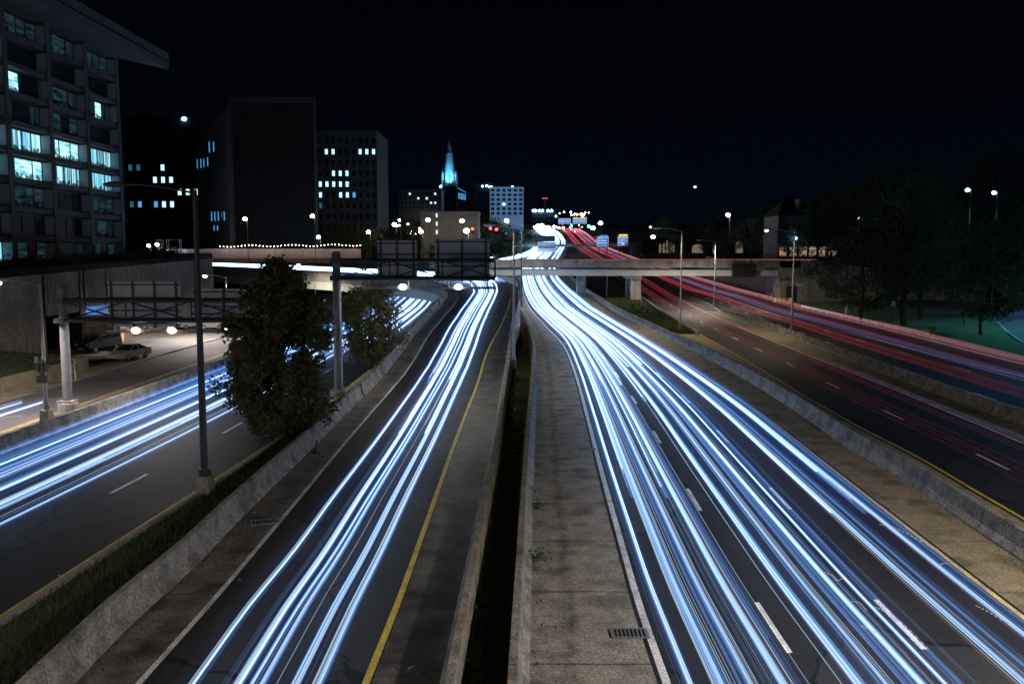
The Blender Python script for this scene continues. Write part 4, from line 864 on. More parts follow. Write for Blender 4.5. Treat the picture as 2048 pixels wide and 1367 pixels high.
# ------------------------------------------------------------------ buildings behind
WIN = [emit('lit_window_cyan', (.45, .85, 1), 1.6), emit('lit_window_blue', (.12, .45, .95), .8), emit('lit_window_dim', (.05, .25, .4), .4), emit('lit_window_white', (.8, .93, 1), 1.1)]
def block(label, x0, x1, Y, z0, z1, dep, cols, rows, rowz, lit, matn, wfrac=.5, hfrac=.55, rec=.7, group=None, dims=None, name='office_building', rt=True, unlit=True):
    """a block with piers and spandrels standing proud of recessed windows; rowz = (z of top row centre, spacing)"""
    t = thing(name, label, 'building', ((x0+x1)/2, Y, z0), group)
    m = MB(); m.box(((x0+x1)/2, Y+dep/2+rec, (z0+z1)/2), (x1-x0, dep, z1-z0)); cw = (x1-x0)/cols
    for c in range(cols+1):
        xx = x0+cw*c; pw = cw*(1-wfrac); xa_, xb_ = max(x0, xx-pw/2), min(x1, xx+pw/2)
        m.box(((xa_+xb_)/2, Y+rec/2-.01, (z0+z1)/2), (xb_-xa_, rec, z1-z0))
    zt, sp = rowz; wh = sp*hfrac; edges = [z1]+[v for r in range(rows) for v in (zt-sp*r+wh/2, zt-sp*r-wh/2)]+[z0]
    for i in range(0, len(edges), 2):
        a, b = edges[i], edges[i+1]
        if a-b > .05: m.box(((x0+x1)/2, Y+rec/2+.03, (a+b)/2), (x1-x0-.1, rec-.06, a-b))
    m.build('wall', M[matn], t)
    if rt: MB().box(((x0+x1)/2, Y+dep/2+rec/2, z1+.25), (x1-x0+.6, dep+rec+.6, .5)).build('parapet', M[matn], t)
    first = {}
    for r in range(rows):
        for c in range(cols):
            v = lit.get((r, c), None)
            if v is None and not unlit: continue
            mm = M['glass_dark'] if v is None else WIN[v]
            p = (x0+cw*(c+.5), Y+rec-.03, zt-sp*r)
            if mm.name not in first:
                o = MB().box(p, (cw*wfrac-.06, .05, wh-.04)).build('window', mm, t); first[mm.name] = (o, p)
            else:
                o0, p0 = first[mm.name]; o = o0.copy(); COL.objects.link(o); o.parent = t; o.location = Vector(p)-Vector(p0)
    return t
zy = lambda y, Y: H-(y-505)*Y/FPX
L3 = {(1,1):0,(1,2):0,(1,6):0,(1,7):0,(1,8):0,(3,2):0,(3,3):0,(3,4):0,(4,0):0,(4,1):0,(4,2):0,(4,3):0,(4,4):0,(5,0):0,(5,3):0,(5,4):0,(5,5):1,(6,0):2}
block('grey office block with small square windows, several lit cyan, right of the dark slab', xa(637, 300), xa(757, 300), 300, 6, 50.3, 26, 9, 9, (zy(286, 300), 3.6), L3, 'bldg_pale', .48, .5)
L2 = {(4,4):0,(5,3):0,(5,4):0,(5,5):0,(7,1):1,(7,3):1,(7,4):0,(7,5):0,(6,6):0,(6,7):3,(6,8):0,(4,0):2,(4,1):2,(7,0):2}
block('dark office block between the near office and the finned slab, two rows of lit windows', xa(260, 300), xa(404, 300), 300, 6, 55, 26, 9, 11, (zy(242, 300), 4.1), L2, 'bldg_dark', .55, .5)
rl = thing('roof_lamp', 'blue lamp shining on the roof edge of the dark office block', 'lamp', at(368, 246, 299.5)); b_ = at(368, 238, 299.5)
MB().cyl(b_-Vector((0, 0, 1.8)), b_-Vector((0, 0, .3)), .12).build('bracket', M['dark_metal'], rl); MB().ball(b_, .65, 10, 1.3).build('lens', M['bulb_blue'], rl)
# finned slab
M['fin'] = noisy('slab_trim', (.03, .03, .031), (.045, .045, .046), .5)
fs = thing('office_slab', 'dark windowless slab with finned side wall and a few blue lit slits', 'building', (-62, 230, 7))
A_, B_ = Vector((xa(471, 225), 225, 0)), Vector((xa(405, 285), 285, 0)); C_2 = Vector((xa(635, 225), 225, 0))
zt = zy(212, 225); m = MB(); n0 = len(m.v)
pts = [A_, C_2, C_2+Vector((-17, 70, 0)), B_+Vector((0, 30, 0)), B_]
for z in (6, zt):
    for p in pts: m.v.append(Vector((p.x, p.y, z)))
k = len(pts); m.face(range(k, 2*k))
for i in range(k): m.face((i, (i+1) % k, k+(i+1) % k, k+i))
m.build('wall', M['bldg_dark'], fs)
m = MB(); m.box(((A_.x+C_2.x)/2, 224.9, zt+.5), (C_2.x-A_.x+.8, .8, 1.2)); m.box((C_2.x, 225.2, (zt+6)/2), (.5, .9, zt-6)); m.box((A_.x, 225.2, (zt+6)/2), (.5, .9, zt-6)); m.build('trim', M['fin'], fs)
d = (B_-A_); Ld = d.length; d.normalize(); nrm = Vector((-d.y, d.x, 0)); nrm = nrm if nrm.y < 0 else -nrm
m = MB(); NF = 30
for i in range(NF):
    p = A_+d*(Ld*(i+.3)/NF)
    a = p+nrm*.1; b = p+nrm*.8+d*.35
    m.quad((a.x, a.y, 7), (b.x, b.y, 7), (b.x, b.y, zt-1), (a.x, a.y, zt-1)); m.quad((b.x, b.y, 7), (b.x+d.x*.25, b.y+d.y*.25, 7), (b.x+d.x*.25, b.y+d.y*.25, zt-1), (b.x, b.y, zt-1))
m.build('fin', noisy('fin_concrete', (.06, .057, .053), (.09, .085, .08), .5), fs)
def slit(px, y0, y1, wi):
    best = min(range(NF), key=lambda i: abs(1024+FPX*(A_+d*(Ld*(i+.65)/NF)).x/((A_+d*(Ld*(i+.65)/NF)).y)-px)); p = A_+d*(Ld*(best+.65)/NF)+nrm*.85
    za, zb = zy(y1, p.y), zy(y0, p.y); q = d*(Ld/NF*.36)
    m = MB(); m.quad(p-q+Vector((0, 0, za)), p+q+Vector((0, 0, za+.3)), p+q+Vector((0, 0, zb)), p-q+Vector((0, 0, zb))); m.build('window', WIN[wi], fs)
for px, y0, y1, wi in ((435,288,310,1),(443,288,308,1),(409,322,341,1),(416,321,340,1),(422,321,338,1),(430,318,336,1),(434,424,443,1),(441,424,443,1),(448,424,443,1),(455,424,436,2),(461,424,442,1),(439,451,462,1),(447,451,462,1)): slit(px, y0, y1, wi)
# church with floodlit spire
ch = thing('church', 'church tower with tall spire floodlit cyan at its foot', 'church', at(898, 430, 600))
c = at(898, 372, 600); cx = c.x; zb = c.z
MB().box((cx, 606, zb-12), (9.6, 12, 24)).build('tower', M['bldg_dark'], ch)
M['spire'] = noisy('spire_stone', (.3, .34, .36), (.42, .46, .48), .8, .8)
zt2 = zy(283, 600); m = MB(); m.lathe((cx, 606, 0), [(5.0, zb), (3.9, zb+8), (3.0, zb+16), (2.2, zb+22), (2.35, zb+22.2), (1.9, zb+22.8), (.9, zb+28), (.2, zt2)], 8); m.build('spire', M['spire'], ch)
m = MB()
for sx, sy in ((-1, -1), (1, -1), (1, 1), (-1, 1)): m.lathe((cx+sx*4.6, 606+sy*4.6, 0), [(.8, zb-1), (.7, zb+7), (.9, zb+7.2), (.05, zb+11)], 6); m.build('pinnacle', M['spire'], ch); m = MB()
MB().box((cx, 601.6, zb+4.5), (.9, .6, 6)).build('lancet', M['black'], ch)
m = MB(); m.cyl((cx, 606, zt2-.5), (cx, 606, zt2+3), .15, k=5); m.box((cx, 606, zt2+1.8), (1.6, .2, .25)); m.build('cross', M['dark_metal'], ch)
for sx, sy in ((-3.5, -1), (3.5, -1), (0, -1)):
    fl = MB().box((cx+sx, 599.2+.1*sx, zb+.2), (.9, .6, .5)).build('floodlight', M['dark_metal'], ch); light('floodlight_beam', 'SPOT', (cx+sx, 598.4, zb+.6), 26000, (.10, .55, 1), ch, (-sx*.2, .35, 1), .3, 80, .9)
MB().ball((cx-5.6, 599, zb-.4), .75, 10).build('lamp', M['bulb_blue'], ch)
m = MB()
for k in range(6): m.box((cx+6.5+k*.9, 600, zb-6.5-k*.2), (.5, .2, 4)); m.box((cx+6.5+k*.9, 600, zb-1.6-k*.5), (.9, .2, .4))
m.build('gable_window', WIN[1], ch)
# other far buildings
block('long pale low building with a row of lit windows left of the church', xa(800, 520), xa(884, 520), 520, 16, zy(382, 520), 18, 10, 4, (zy(389, 520), 2.6), {(0,2):3,(0,8):3,(1,4):3,(1,6):0,(2,7):3,(2,8):3}, 'bldg_pale', .5, .5)
tb = block('flat-roofed tan brick building with lamps shining before it', xa(842, 330), xa(957, 330), 330, 7, zy(426, 330), 16, 9, 3, (zy(431, 330), 3.1), {(0,2):3,(1,2):3,(2,2):3}, 'tan', .3, .5, unlit=False)
L4 = {(3,2):3}
block('white grid-fronted office block right of the church', xa(980, 560), xa(1047, 560), 560, 14, zy(377, 560), 18, 6, 6, (zy(382, 560), 2.9), L4, 'spire', .62, .62, rec=.5)
bb = block('dim blue building with lamps on its roof edge behind the grid-fronted block', xa(948, 620), xa(1018, 620), 620, 16, zy(368, 620), 18, 7, 5, (zy(378, 620), 3.4), {}, 'bldg_dark')
for px, py in ((965, 372.5), (973, 371.5), (978, 373), (983, 374), (1025, 373.5)):
    rt = thing('roof_lamp', 'white lamp on the roof edge in the row above the white grid-fronted block', 'lamp', at(px, py, 618.8), 'roof lamps above the grid-fronted block'); light('grid_fill_light', 'POINT', at(px+12, py+6, 535), 2200, (.22, .55, 1), rt, size=.5); MB().ball(at(px, py, 618.8), .65, 8).build('lens', M['bulb_blue'], rt); MB().cyl(at(px, py, 619), at(px, py, 619)-Vector((0, 0, 2.2)), .15, k=5).build('bracket', M['dark_metal'], rt)  # point lights added in front of the grid block to brighten it
fb = block('far building with six white lamps along its roof under the chimney', xa(1064, 1150), xa(1110, 1150), 1150, 40, zy(424, 1150), 20, 9, 3, (zy(430, 1150), 5), {}, 'bldg_pale')
for px in (1067, 1071, 1079, 1084.5, 1096, 1103): 
    o = MB().ball(at(px, 421, 1149), 1.6, 8, 1.2, 1, .9).build('roof_lamp', M['bulb_blue'], org=at(px, 421, 1149)); tag(o, 'white lamp along the roof of the far building under the chimney', 'lamp', 'white lamps along the far roof')
sk = thing('chimney', 'slender far chimney with red lamps at its top', 'chimney', at(1090, 424, 1200)); a = at(1090, 398, 1200)
MB().cyl((a.x, 1200, 50), a, 2.0, 1.6, 10).build('shaft', M['bldg_pale'], sk)
for dx in (-2.6, 0, 2.6): MB().ball(a+Vector((dx, -1, .8)), .55, 8).build('warning_lamp', M['red_lit'], sk)
hs = thing('house', 'tan house with dormer and lit ground floor behind the park trees', 'house', (xa(1610, 230), 230, 8.2))
hx = xa(1612, 230); MB().box((hx, 237, 14), (15, 13, 11.5)).build('wall', M['bldg'], hs)
m = MB(); x0, x1 = hx-8, hx+8; m.v += [Vector(p) for p in ((x0, 229.6, 19.7), (x1, 229.6, 19.7), (x1, 244, 19.7), (x0, 244, 19.7), (hx-4, 237, 24.5), (hx+4, 237, 24.5))]
for f in ((0, 1, 5, 4), (1, 2, 5), (2, 3, 4, 5), (3, 0, 4), (0, 3, 2, 1)): m.face(f)
m.build('roof', M['bldg_dark'], hs)
dm = MB().box((xa(1607, 229), 231.5, zy(410, 229)), (2.9, 3.4, 3)).build('dormer', M['bldg_pale'], hs); MB().box((xa(1607, 229), 229.75, zy(411, 229)), (1.6, .1, 2.2)).build('window', M['glass_dark'], dm)
for k in range(4):
    f = MB().box((hx-5.4+3.6*k, 230.4, 16.5), (1.5, .2, 2.2)).build('window', M['bldg_pale'], hs); MB().box((hx-5.4+3.6*k, 230.27, 16.5), (1.2, .06, 1.9)).build('pane', M['glass_dark'], f)
M['arch_lit'] = emit('arch_lamplight', (1, .74, .5), .16)
M['lit_warm'] = litmat('lit_warm_front', 'r', (1, .74, .5), (.10, .06, .035), .4, 6)
for k in range(6):
    MB().box((hx-6+2.6*k, 230.4, 10.6), (1.9, .2, 2.9)).build('lit_window', M['lit_warm'], hs)
for px in (1570, 1604, 1660): pass
for i, (px, py, mm) in enumerate(((1617, 474, 'bulb_cyan'), (1592, 476, 'bulb_cyan'))):
    o = thing('lantern', ['cyan lantern on the house front behind the park trees, right one', 'cyan lantern on the house front by the grey lamp post, left one'][i], 'lamp', at(px, py, 229.5)); MB().ball(at(px, py, 229.5), .35, 8).build('lens', M[mm], o); MB().cyl(at(px, py, 229.9), at(px, py, 230.6), .06, k=5).build('bracket', M['dark_metal'], o)
ar = thing('arcade_wall', 'far wall with a row of warm lit arches behind the overpass fence', 'wall', (xa(1380, 300), 300, 8.2))
MB().box((xa(1400, 301), 301, 11.5), (40, 1, 7)).build('wall', M['bldg_dark'], ar)
for px, wd, hh in ((1320, .7, 3.2), (1327.5, .8, 3.4), (1334, .9, 4.4), (1341, .9, 3.6), (1347, .8, 3.6), (1363, .9, 3.6), (1395, 3.8, 3.0), (1428, .9, 3.6), (1478, 2.6, 4.0)):
    x = xa(px, 300); m = MB(); n = 10; m.v = [Vector((x, 300.4, 10.0))]
    P = [(x-wd/2, 10.0)]+[(x-wd/2*math.cos(math.pi*k/n), 10.0+hh*.5+hh*.5*math.sin(math.pi*k/n)) for k in range(n+1)]+[(x+wd/2, 10.0)]
    m.v = [Vector((a, 300.42, b)) for a, b in P]; m.face(range(len(P))); m.build('arch', M['arch_lit'], ar)
# ------------------------------------------------------------------ far street lamps and signals
def small_lamp(label, px, py, Y, mm='bulb', r=None, group='distant street lamps', zb=None, power=0, col=(1, .9, .75)):
    a = at(px, py, Y); z0 = zb if zb is not None else min(a.z-3.5, zM(Y) if abs(a.x) < 60 else 8); r = r or Y*.0019
    t = thing('street_lamp', label, 'street lamp', (a.x, Y, z0), group)
    m = MB(); m.cyl((a.x+.5, Y, z0), (a.x+.5, Y, a.z+.15), .09, .07, 6); m.cyl((a.x+.5, Y, a.z+.15), (a.x, Y, a.z+.2), .05, k=5); m.build('pole', M['dark_metal'], t)
    MB().ball(a, r, 10, 1.15, 1, .9).build('lens', M[mm], t)
    if power and px > 1900: light('lamp_light', 'SPOT', a-Vector((0, 1.2, .6)), power, col, t, (0, -.1, -1), .3, 84, .5)
    elif power: light('lamp_light', 'POINT', a-Vector((0, 1.2, .6)), power, col, t, size=.3)
SLM = [('lit lamp in front of the finned dark slab, left one', 490, 438, 205, 'bulb', 160), ('lit lamp in front of the dark slab near its right corner', 625, 432, 205, 'bulb', 160), ('cyan lamp standing low before the dark trees', 637, 474, 215, 'bulb_cyan', 900),
 ('warm lamp left above the first sign back', 737, 464, 230, 'bulb_warm', 700), ('white lamp above the first sign back beside smaller ones', 789, 449, 260, 'bulb', 900), ('small lamp right beside the white one above the first sign back', 798, 450.5, 262, 'bulb_dim', 0), ('warm white lamp at the left side of the tan building', 856, 440, 315, 'bulb', 420), ('small yellow lamp between the two sign backs', 842, 463, 250, 'bulb_warm', 600),
 ('large warm lamp glaring right above the second sign back', 933, 461.5, 200, 'bulb_warm', 1800), ('white lamp behind the large warm one before the tan building', 924, 442, 318, 'bulb', 320), ('tiny lamp left of the traffic signals, above', 816, 448, 300, 'bulb_dim', 0), ('small warm lamp right of the traffic signals', 1013, 441, 420, 'bulb', 800),
 ('white lamp right of the green signal above the blue sign', 1201, 446, 560, 'bulb', 0), ('small white lamp touching the green signal', 1186, 456, 600, 'bulb', 0), ('white lamp shining above the overpass fence at centre right', 1456, 430, 240, 'bulb', 1200), ('tiny cool lamp high among dark trees', 1301, 454, 380, 'bulb_dim', 0), ('tiny yellow lamp low among dark trees', 1306, 474, 330, 'bulb_warm', 0),
 ('cyan park lamp at far right, left of the pair', 1935, 380, 121, 'bulb_cyan', 2200), ('blue-white park lamp at far right, right of the pair', 1988, 385.5, 124, 'bulb_blue', 2200), ('small white lamp among the park trees', 1718, 436.5, 210, 'bulb_dim', 0), ('lone tiny lamp on the skyline above the trees', 1390, 374, 700, 'bulb_dim', 0)]
for l, px, py, Y, mm, pw in SLM:
    cc = {'bulb': (1, .88, .78), 'bulb_warm': (1, .8, .5), 'bulb_cyan': (.15, .75, .9), 'bulb_blue': (.25, .6, 1), 'bulb_dim': (1, 1, 1)}[mm]
    small_lamp(l, px, py, Y, mm, power=pw, col=cc, r=Y*(.0030 if px == 933 else .0022 if mm != 'bulb_dim' else .0013), zb=0 if px > 1900 else None)
for k in range(26):  # far points of light along the hillside
    px = r_.choice([r_.uniform(770, 870), r_.uniform(1010, 1070), r_.uniform(1110, 1180), r_.uniform(1110, 1170)]); py = r_.uniform(424, 470) if px < 1070 else r_.uniform(424, 434); Y = 700 if px > 1100 else r_.uniform(380, 520)
    o = MB().ball(at(px, py, Y), Y*r_.uniform(.0006, .0012), 6).build('distant_lamp', M[r_.choice(['bulb', 'bulb', 'bulb_warm', 'bulb_cyan'])], org=at(px, py, Y)); tag(o, 'tiny distant lamp on the dark hillside', 'lamp', 'tiny lamps on the far hillside')
def signal(label, px, py, Y, mm, on):
    a = at(px, py, Y); t = thing('traffic_signal', label, 'traffic light', (a.x, Y, a.z-4.5)); MB().cyl((a.x, Y+.3, a.z-5), (a.x, Y+.3, a.z+.8), .08, k=6).build('post', M['dark_metal'], t)
    z = {0: -.35, 1: 0, 2: .35}[on]; h_ = MB().box((a.x, Y+.1, a.z+z), (.5, .35, 1.3)).build('housing', M['black'], t)
    for q in range(3): MB().ball((a.x, Y-.12, a.z+z+.38*(1-q)), Y*.0017 if q == on else .15, 8, 1, .5, 1).build('lens', M[mm] if q == on else M['glass_dark'], h_)
signal('red traffic signal beside the large warm lamp', 945, 458, 250, 'red_lit', 0); signal('red traffic signal right of the white lamp head, left of two', 981, 457, 255, 'red_lit', 0); signal('red traffic signal right of the white lamp head, right of two', 993, 459, 255, 'red_lit', 0)
signal('green traffic signal at the end of the red streaks', 1177.5, 452.5, 560, 'green_lit', 2)
# pink-lit noise wall with string lights
nw = thing('site_wall', 'long pinkish panel wall behind the ramp bridge under a string of lights', 'wall', (xa(570, 214), 214, 7.8))
m = MB(); x0, x1 = xa(415, 214), xa(722, 214); m.box(((x0+x1)/2, 214, (7.7+zy(497, 214))/2), (x1-x0, .3, zy(497, 214)-7.7)); k = 16
for i in range(k+1): m.box((x0+(x1-x0)*i/k, 213.8, 9.4), (.18, .2, 3.3))
m.build('panel', noisy('pink_panel', (.34, .27, .25), (.42, .34, .31), .3, .8), nw)
MB().box(((x0+x1)/2, 213.7, zy(519, 214)+.2), (x1-x0, .3, .5)).build('orange_base', noisy('orange_band', (.2, .08, .05), (.28, .13, .08), 1, .8), nw)
sl = thing('string_lights', 'drooping string of small warm bulbs above the pinkish wall', 'string lights', (xa(560, 213), 213, 7.8)); P = []
for i in range(40):
    px = 440+i*7.2; P.append(at(px, 491+1.5*math.sin(i*.55)-i*.06, 213))
MB().tube(P, .02, None, 4).build('wire', M['black'], sl)
for i, p in enumerate(P): MB().ball(p-Vector((0, 0, .15)), .09, 6).build('bulb', M['bulb_warm'], sl)
for i in range(7): light('string_glow', 'POINT', P[i*6+1]+Vector((0, -2.5, .3)), 90, (1, .75, .62), sl, size=.3)
# ------------------------------------------------------------------ park on the right
def lz(x, y): return .02+max(0, x-62)*.03+max(0, y-140)*.015
m = MB(); gx = [46, 50, 56, 62, 70, 80, 95, 120, 200]; gy = [10, 60, 80, 100, 120, 140, 160, 172]
n0 = 0
for y in gy:
    for x in gx: m.v.append(Vector((max(x, eS(y)+.05) if x < 51 else max(x, eS(y)+2), y, lz(x, y)-.01)))
for i in range(len(gy)-1):
    for j in range(len(gx)-1): a = i*len(gx)+j; m.face((a, a+1, a+len(gx)+1, a+len(gx)))
struct(m, 'lawn', M['lawn'])
def reg_l():
    y = 60+random.random()*75; x = eS(y)+1+random.random()**1.5*30; return Vector((x, y, lz(x, y)))
blades('lawn_grass', reg_l, 8000, .03, .09, 'lawn', .02)
P = cat([(51, 84, 0), (57.0, 100, 0), (65, 118, 0), (73.5, 135, 0), (90, 158, 0)], 6); P = [Vector((p.x, p.y, lz(p.x, p.y)+.06)) for p in P]
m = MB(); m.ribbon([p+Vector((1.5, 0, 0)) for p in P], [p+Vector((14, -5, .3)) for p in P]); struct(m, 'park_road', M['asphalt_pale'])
m = MB(); m.ribbon([p+Vector((1.1, .1, .02)) for p in P], [p+Vector((1.5, 0, .02)) for p in P]); struct(m, 'kerb_park_road', M['concrete'])
pt = thing('taillight_trail', 'pink streaks on the blue-lit park road at the right edge', 'light trail', P[8])
for d in (5.5, 6.8): MB().tube([p+Vector((d, -1.5, .8)) for p in P[4:20]], .07, None, 5).build('streak', emit('park_pink', (1, .25, .4), .9), pt)
gr = thing('guardrail', 'long steel guardrail along the lawn ending at a striped marker', 'guardrail', G(1858, 677))
a, b = G(1856, 677), G(1598, 618); n = 15; m = MB(); Pg = [a.lerp(b, i/n)+Vector((.35, 0, 0)) for i in range(n+1)]
m.sweep(Pg, [(-.05, .45), (0, .52), (-.05, .6), (0, .68), (-.05, .76), (.05, .76), (.05, .45)]); m.build('rail', M['lamphead'], gr)
for p in Pg: MB().box(p+Vector((.14, 0, .35)), (.14, .16, .8)).build('post', M['lamphead'], gr)
mk = thing('object_marker', 'black and yellow striped marker board at the guardrail end', 'marker', a+Vector((.1, -.7, 0))); c = a+Vector((.1, -.7, .95))
MB().cyl(a+Vector((.1, -.62, 0)), a+Vector((.1, -.62, 1.3)), .04, k=6).build('post', M['steel'], mk); pb = MB().box(c, (.75, .04, 1.1)).build('board', M['yellow'], mk); m = MB()
for k in range(4):
    z = -.55+.28*k; zs = [z, z+.13]; q = [(-.37, zs[0]), (.37, zs[0]+.38), (.37, zs[1]+.38), (-.37, zs[1])]; q = [(u, max(-.54, min(.54, v))) for u, v in q]; m.quad(*[c+Vector((u, -.028, v)) for u, v in q])
m.build('stripes', M['black'], pb)
cb = thing('crash_cushion', 'yellow roadside cushion box with chevron nose by the abutment', 'crash cushion', G(1562, 608)); c = G(1562, 608)
MB().box(c+Vector((0, 0, .65)), (2.6, 1.4, 1.1), taper=.9).build('box', M['yellow'], cb); MB().lathe(c+Vector((1.9, -.2, 0)), [(.55, .1), (.6, .6), (.5, 1.2)], 12).build('nose', M['whitebox'], cb); m = MB()
for k in range(3): m.box(c+Vector((-.9+.8*k, -.72, .65)), (.1, .06, 1.0))
m.build('ribs', M['dark_metal'], cb)
ub = thing('utility_cabinet', 'pale blue utility cabinet standing on the lawn behind the guardrail', 'cabinet', G(1699, 634)); c = G(1699, 634)
MB().box(c+Vector((0, 0, .95)), (1.2, .7, 1.9)).build('cabinet_body', M['lamphead'], ub); MB().box(c+Vector((.1, -.37, 1.0)), (.8, .04, 1.5)).build('door', M['pole'], ub); MB().box(c+Vector((0, 0, .04)), (1.5, 1, .14)).build('plinth', M['concrete'], ub)
pbx = MB().box((51.75, 118.6, 3.2), (.55, .2, .75)).box((51.75, 118.55, 3.2), (.4, .12, .55)).build('notice_plate', M['lamphead'], org=(51.75, 118.6, 3.2)); tag(pbx, 'small white plate fixed to the dark park lamp post', 'sign')
# ------------------------------------------------------------------ trees
def tree(name, label, base, hgt, wid, nleaf, leaf, shape='round', matn='leaf', trunk=.25, limbs=10, seed=1, group=None, z0=.2, clump=26, cr=.16):
    q = random.Random(seed); b = Vector(base); t = thing(name, label, 'tree', b, group)
    m = MB(); top = b+Vector((q.uniform(-.03, .03)*wid, q.uniform(-.03, .03)*wid, hgt*.86))
    tp = [b+Vector((0, 0, -.3))]+[b.lerp(top, k/6)+Vector((q.gauss(0, .012)*hgt, q.gauss(0, .012)*hgt, 0)) for k in range(1, 7)]
    m.tube(tp, trunk, trunk*.15, 8)
    def rad(u):
        if shape == 'pyr': return max(.05, min(1, (1-u)*2.9)**.75)*min(1, .66+u*2.4)*q.uniform(.72, 1.12)
        if shape == 'cone': return (1-u)**.62*min(1, (u/.12)**.5+.25)
        if shape == 'egg': return (math.sin(math.pi*min(1, u*.88+.10))**.75)*(1-.42*u)
        return math.sin(math.pi*min(1, max(.02, u*.9+.06)))**.6
    cl = []
    for k in range(clump):
        u = (k+q.random())/clump; a = q.uniform(0, 6.283); r = rad(u)*wid/2*q.uniform(.45, .95)
        cl.append(b+Vector((math.cos(a)*r, math.sin(a)*r, hgt*(z0+(1-z0)*u))))
    for k in range(limbs):
        c = cl[int(k*len(cl)/limbs)]; s = b.lerp(top, max(.05, min(.85, (c.z-b.z)/hgt*.72))); mid = s.lerp(c, .5)+Vector((0, 0, .03*hgt)); m.tube([s, mid, c], trunk*.32, trunk*.06, 5)
    m.build('trunk', M['bark'], t)
    m = MB(); per = nleaf//len(cl)
    for c in cl:
        cr_ = wid*cr*q.uniform(.7, 1.35)
        for _ in range(int(per*q.uniform(.6, 1.4))):
            d = Vector((q.gauss(0, 1), q.gauss(0, 1), q.gauss(0, .75))); d = d.normalized()*(cr_*q.random()**.45); p = c+d
            n_ = Vector((q.gauss(0, 1), q.gauss(0, 1), q.gauss(0, 1)+.6)).normalized(); u_ = n_.cross(Vector((q.gauss(0, 1), q.gauss(0, 1), q.gauss(0, 1)))).normalized(); v_ = n_.cross(u_); s = leaf*q.uniform(.6, 1.4)
            i = len(m.v); m.v += [p-u_*s, p-v_*s*.5, p+u_*s, p+v_*s*.5]; m.face((i, i+1, i+2, i+3))
    m.build('crown', M[matn], t); return t
b1 = G(545, 885); tree('median_tree', 'big dense olive-green tree in the median between left carriageway and ramp', (b1.x-.1, b1.y+2.2, 0), 9.3, 6.1, 40000, .12, 'pyr', 'leaf', .22, 26, 5, None, .05, 210, .11)
b2 = G(742, 738); tree('median_tree', 'smaller bushy tree behind the gantry post beside the ramp barrier', (b2.x, b2.y, 0), 6.9, 5.6, 17000, .125, 'round', 'leaf', .16, 10, 9, None, .16, 70, .17)
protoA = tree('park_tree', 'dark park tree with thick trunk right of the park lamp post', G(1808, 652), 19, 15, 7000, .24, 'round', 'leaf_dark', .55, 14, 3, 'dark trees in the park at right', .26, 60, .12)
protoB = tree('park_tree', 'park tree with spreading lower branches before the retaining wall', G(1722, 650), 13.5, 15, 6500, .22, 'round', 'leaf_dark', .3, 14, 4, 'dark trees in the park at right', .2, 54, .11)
PT = [(1966, 668, 1.0, 'B', 'park tree with tall bare trunk beside the blue-lit park road', 107), (1845, 640, .95, 'A', 'park tree behind the thick-trunked one, deep in shade', 131), (1900, 0, 1.05, 'A', None, 160), (2040, 0, .9, 'B', None, 150), (2110, 0, 1.0, 'A', None, 128), (1760, 0, 1.0, 'A', None, 182), (1660, 0, .95, 'B', None, 205), (1585, 0, .62, 'B', None, 207), (1632, 0, .7, 'A', None, 212), (1560, 0, .8, 'B', None, 245), (1500, 0, .85, 'B', None, 255), (1980, 0, 1.15, 'A', None, 190), (1850, 0, 1.1, 'A', None, 215), (1700, 0, 1.0, 'A', None, 240),
 (1352, 0, .55, 'B', None, 285), (1412, 0, .5, 'A', None, 280), (1455, 0, .6, 'B', None, 275), (1440, 0, .8, 'A', None, 290), (1390, 0, .8, 'B', None, 310), (1330, 0, .8, 'A', None, 340), (1275, 0, .8, 'B', None, 420), (1250, 0, .7, 'A', None, 520), (1330, 0, 1.0, 'B', None, 430), (1420, 0, 1.0, 'A', None, 400), (1540, 0, 1.1, 'A', None, 330), (1640, 0, 1.15, 'A', None, 310)]
for k, (px, py, s, ty, lab, Y) in enumerate(PT):
    x = xa(px, Y); z = 0 if Y < 165 else 8.2
    if Y < 165: z = lz(x, Y)-.05
    dup(protoA if ty == 'A' else protoB, (x, Y, z), lab or ('shadowy leafy tree on the upper street behind the overpass' if px < 1600 else 'shadowy leafy tree deep in the dark park'), 'dark trees behind the overpass' if px < 1600 else 'dark trees in the park at right', rz=k*1.3, scale=s)
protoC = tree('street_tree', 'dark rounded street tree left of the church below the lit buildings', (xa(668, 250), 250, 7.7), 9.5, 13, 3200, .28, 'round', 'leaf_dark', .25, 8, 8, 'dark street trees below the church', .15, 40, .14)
for k, (px, Y, s) in enumerate(((700, 245, .9), (735, 262, 1.0), (770, 300, 1.0), (812, 330, 1.1), (800, 420, 1.8), (845, 470, 1.7), (900, 450, 1.9), (940, 420, 1.7), (975, 440, 1.8), (1000, 430, 1.5), (1020, 400, 1.3), (1045, 470, 1.2), (870, 300, .5), (960, 300, .7), (1012, 300, .7))):
    dup(protoC, (xa(px, Y), Y, 7.7 if Y < 425 else zM(Y)), 'dark rounded street tree before the tan building and church' if px > 790 else 'dark street tree before the grey office block with cyan windows', 'dark street trees below the church', rz=k*.9, scale=s)
hd = thing('hedge', 'black hedge along the terrace edge under the office building', 'hedge', (-48.5, 100, 8)); m = MB(); q = random.Random(5)
for _ in range(7000):
    y = q.uniform(62, 130); p = Vector((-49.6+q.gauss(0, .5), y, wz(y)+.4+abs(q.gauss(0, .45)))); u = Vector((q.gauss(0, 1), q.gauss(0, 1), q.gauss(0, 1))).normalized(); v = u.orthogonal().normalized(); i = len(m.v); m.v += [p-u*.16, p-v*.1, p+u*.16, p+v*.1]; m.face((i, i+1, i+2, i+3))
m.build('foliage', M['leaf_dark'], hd); m = MB()
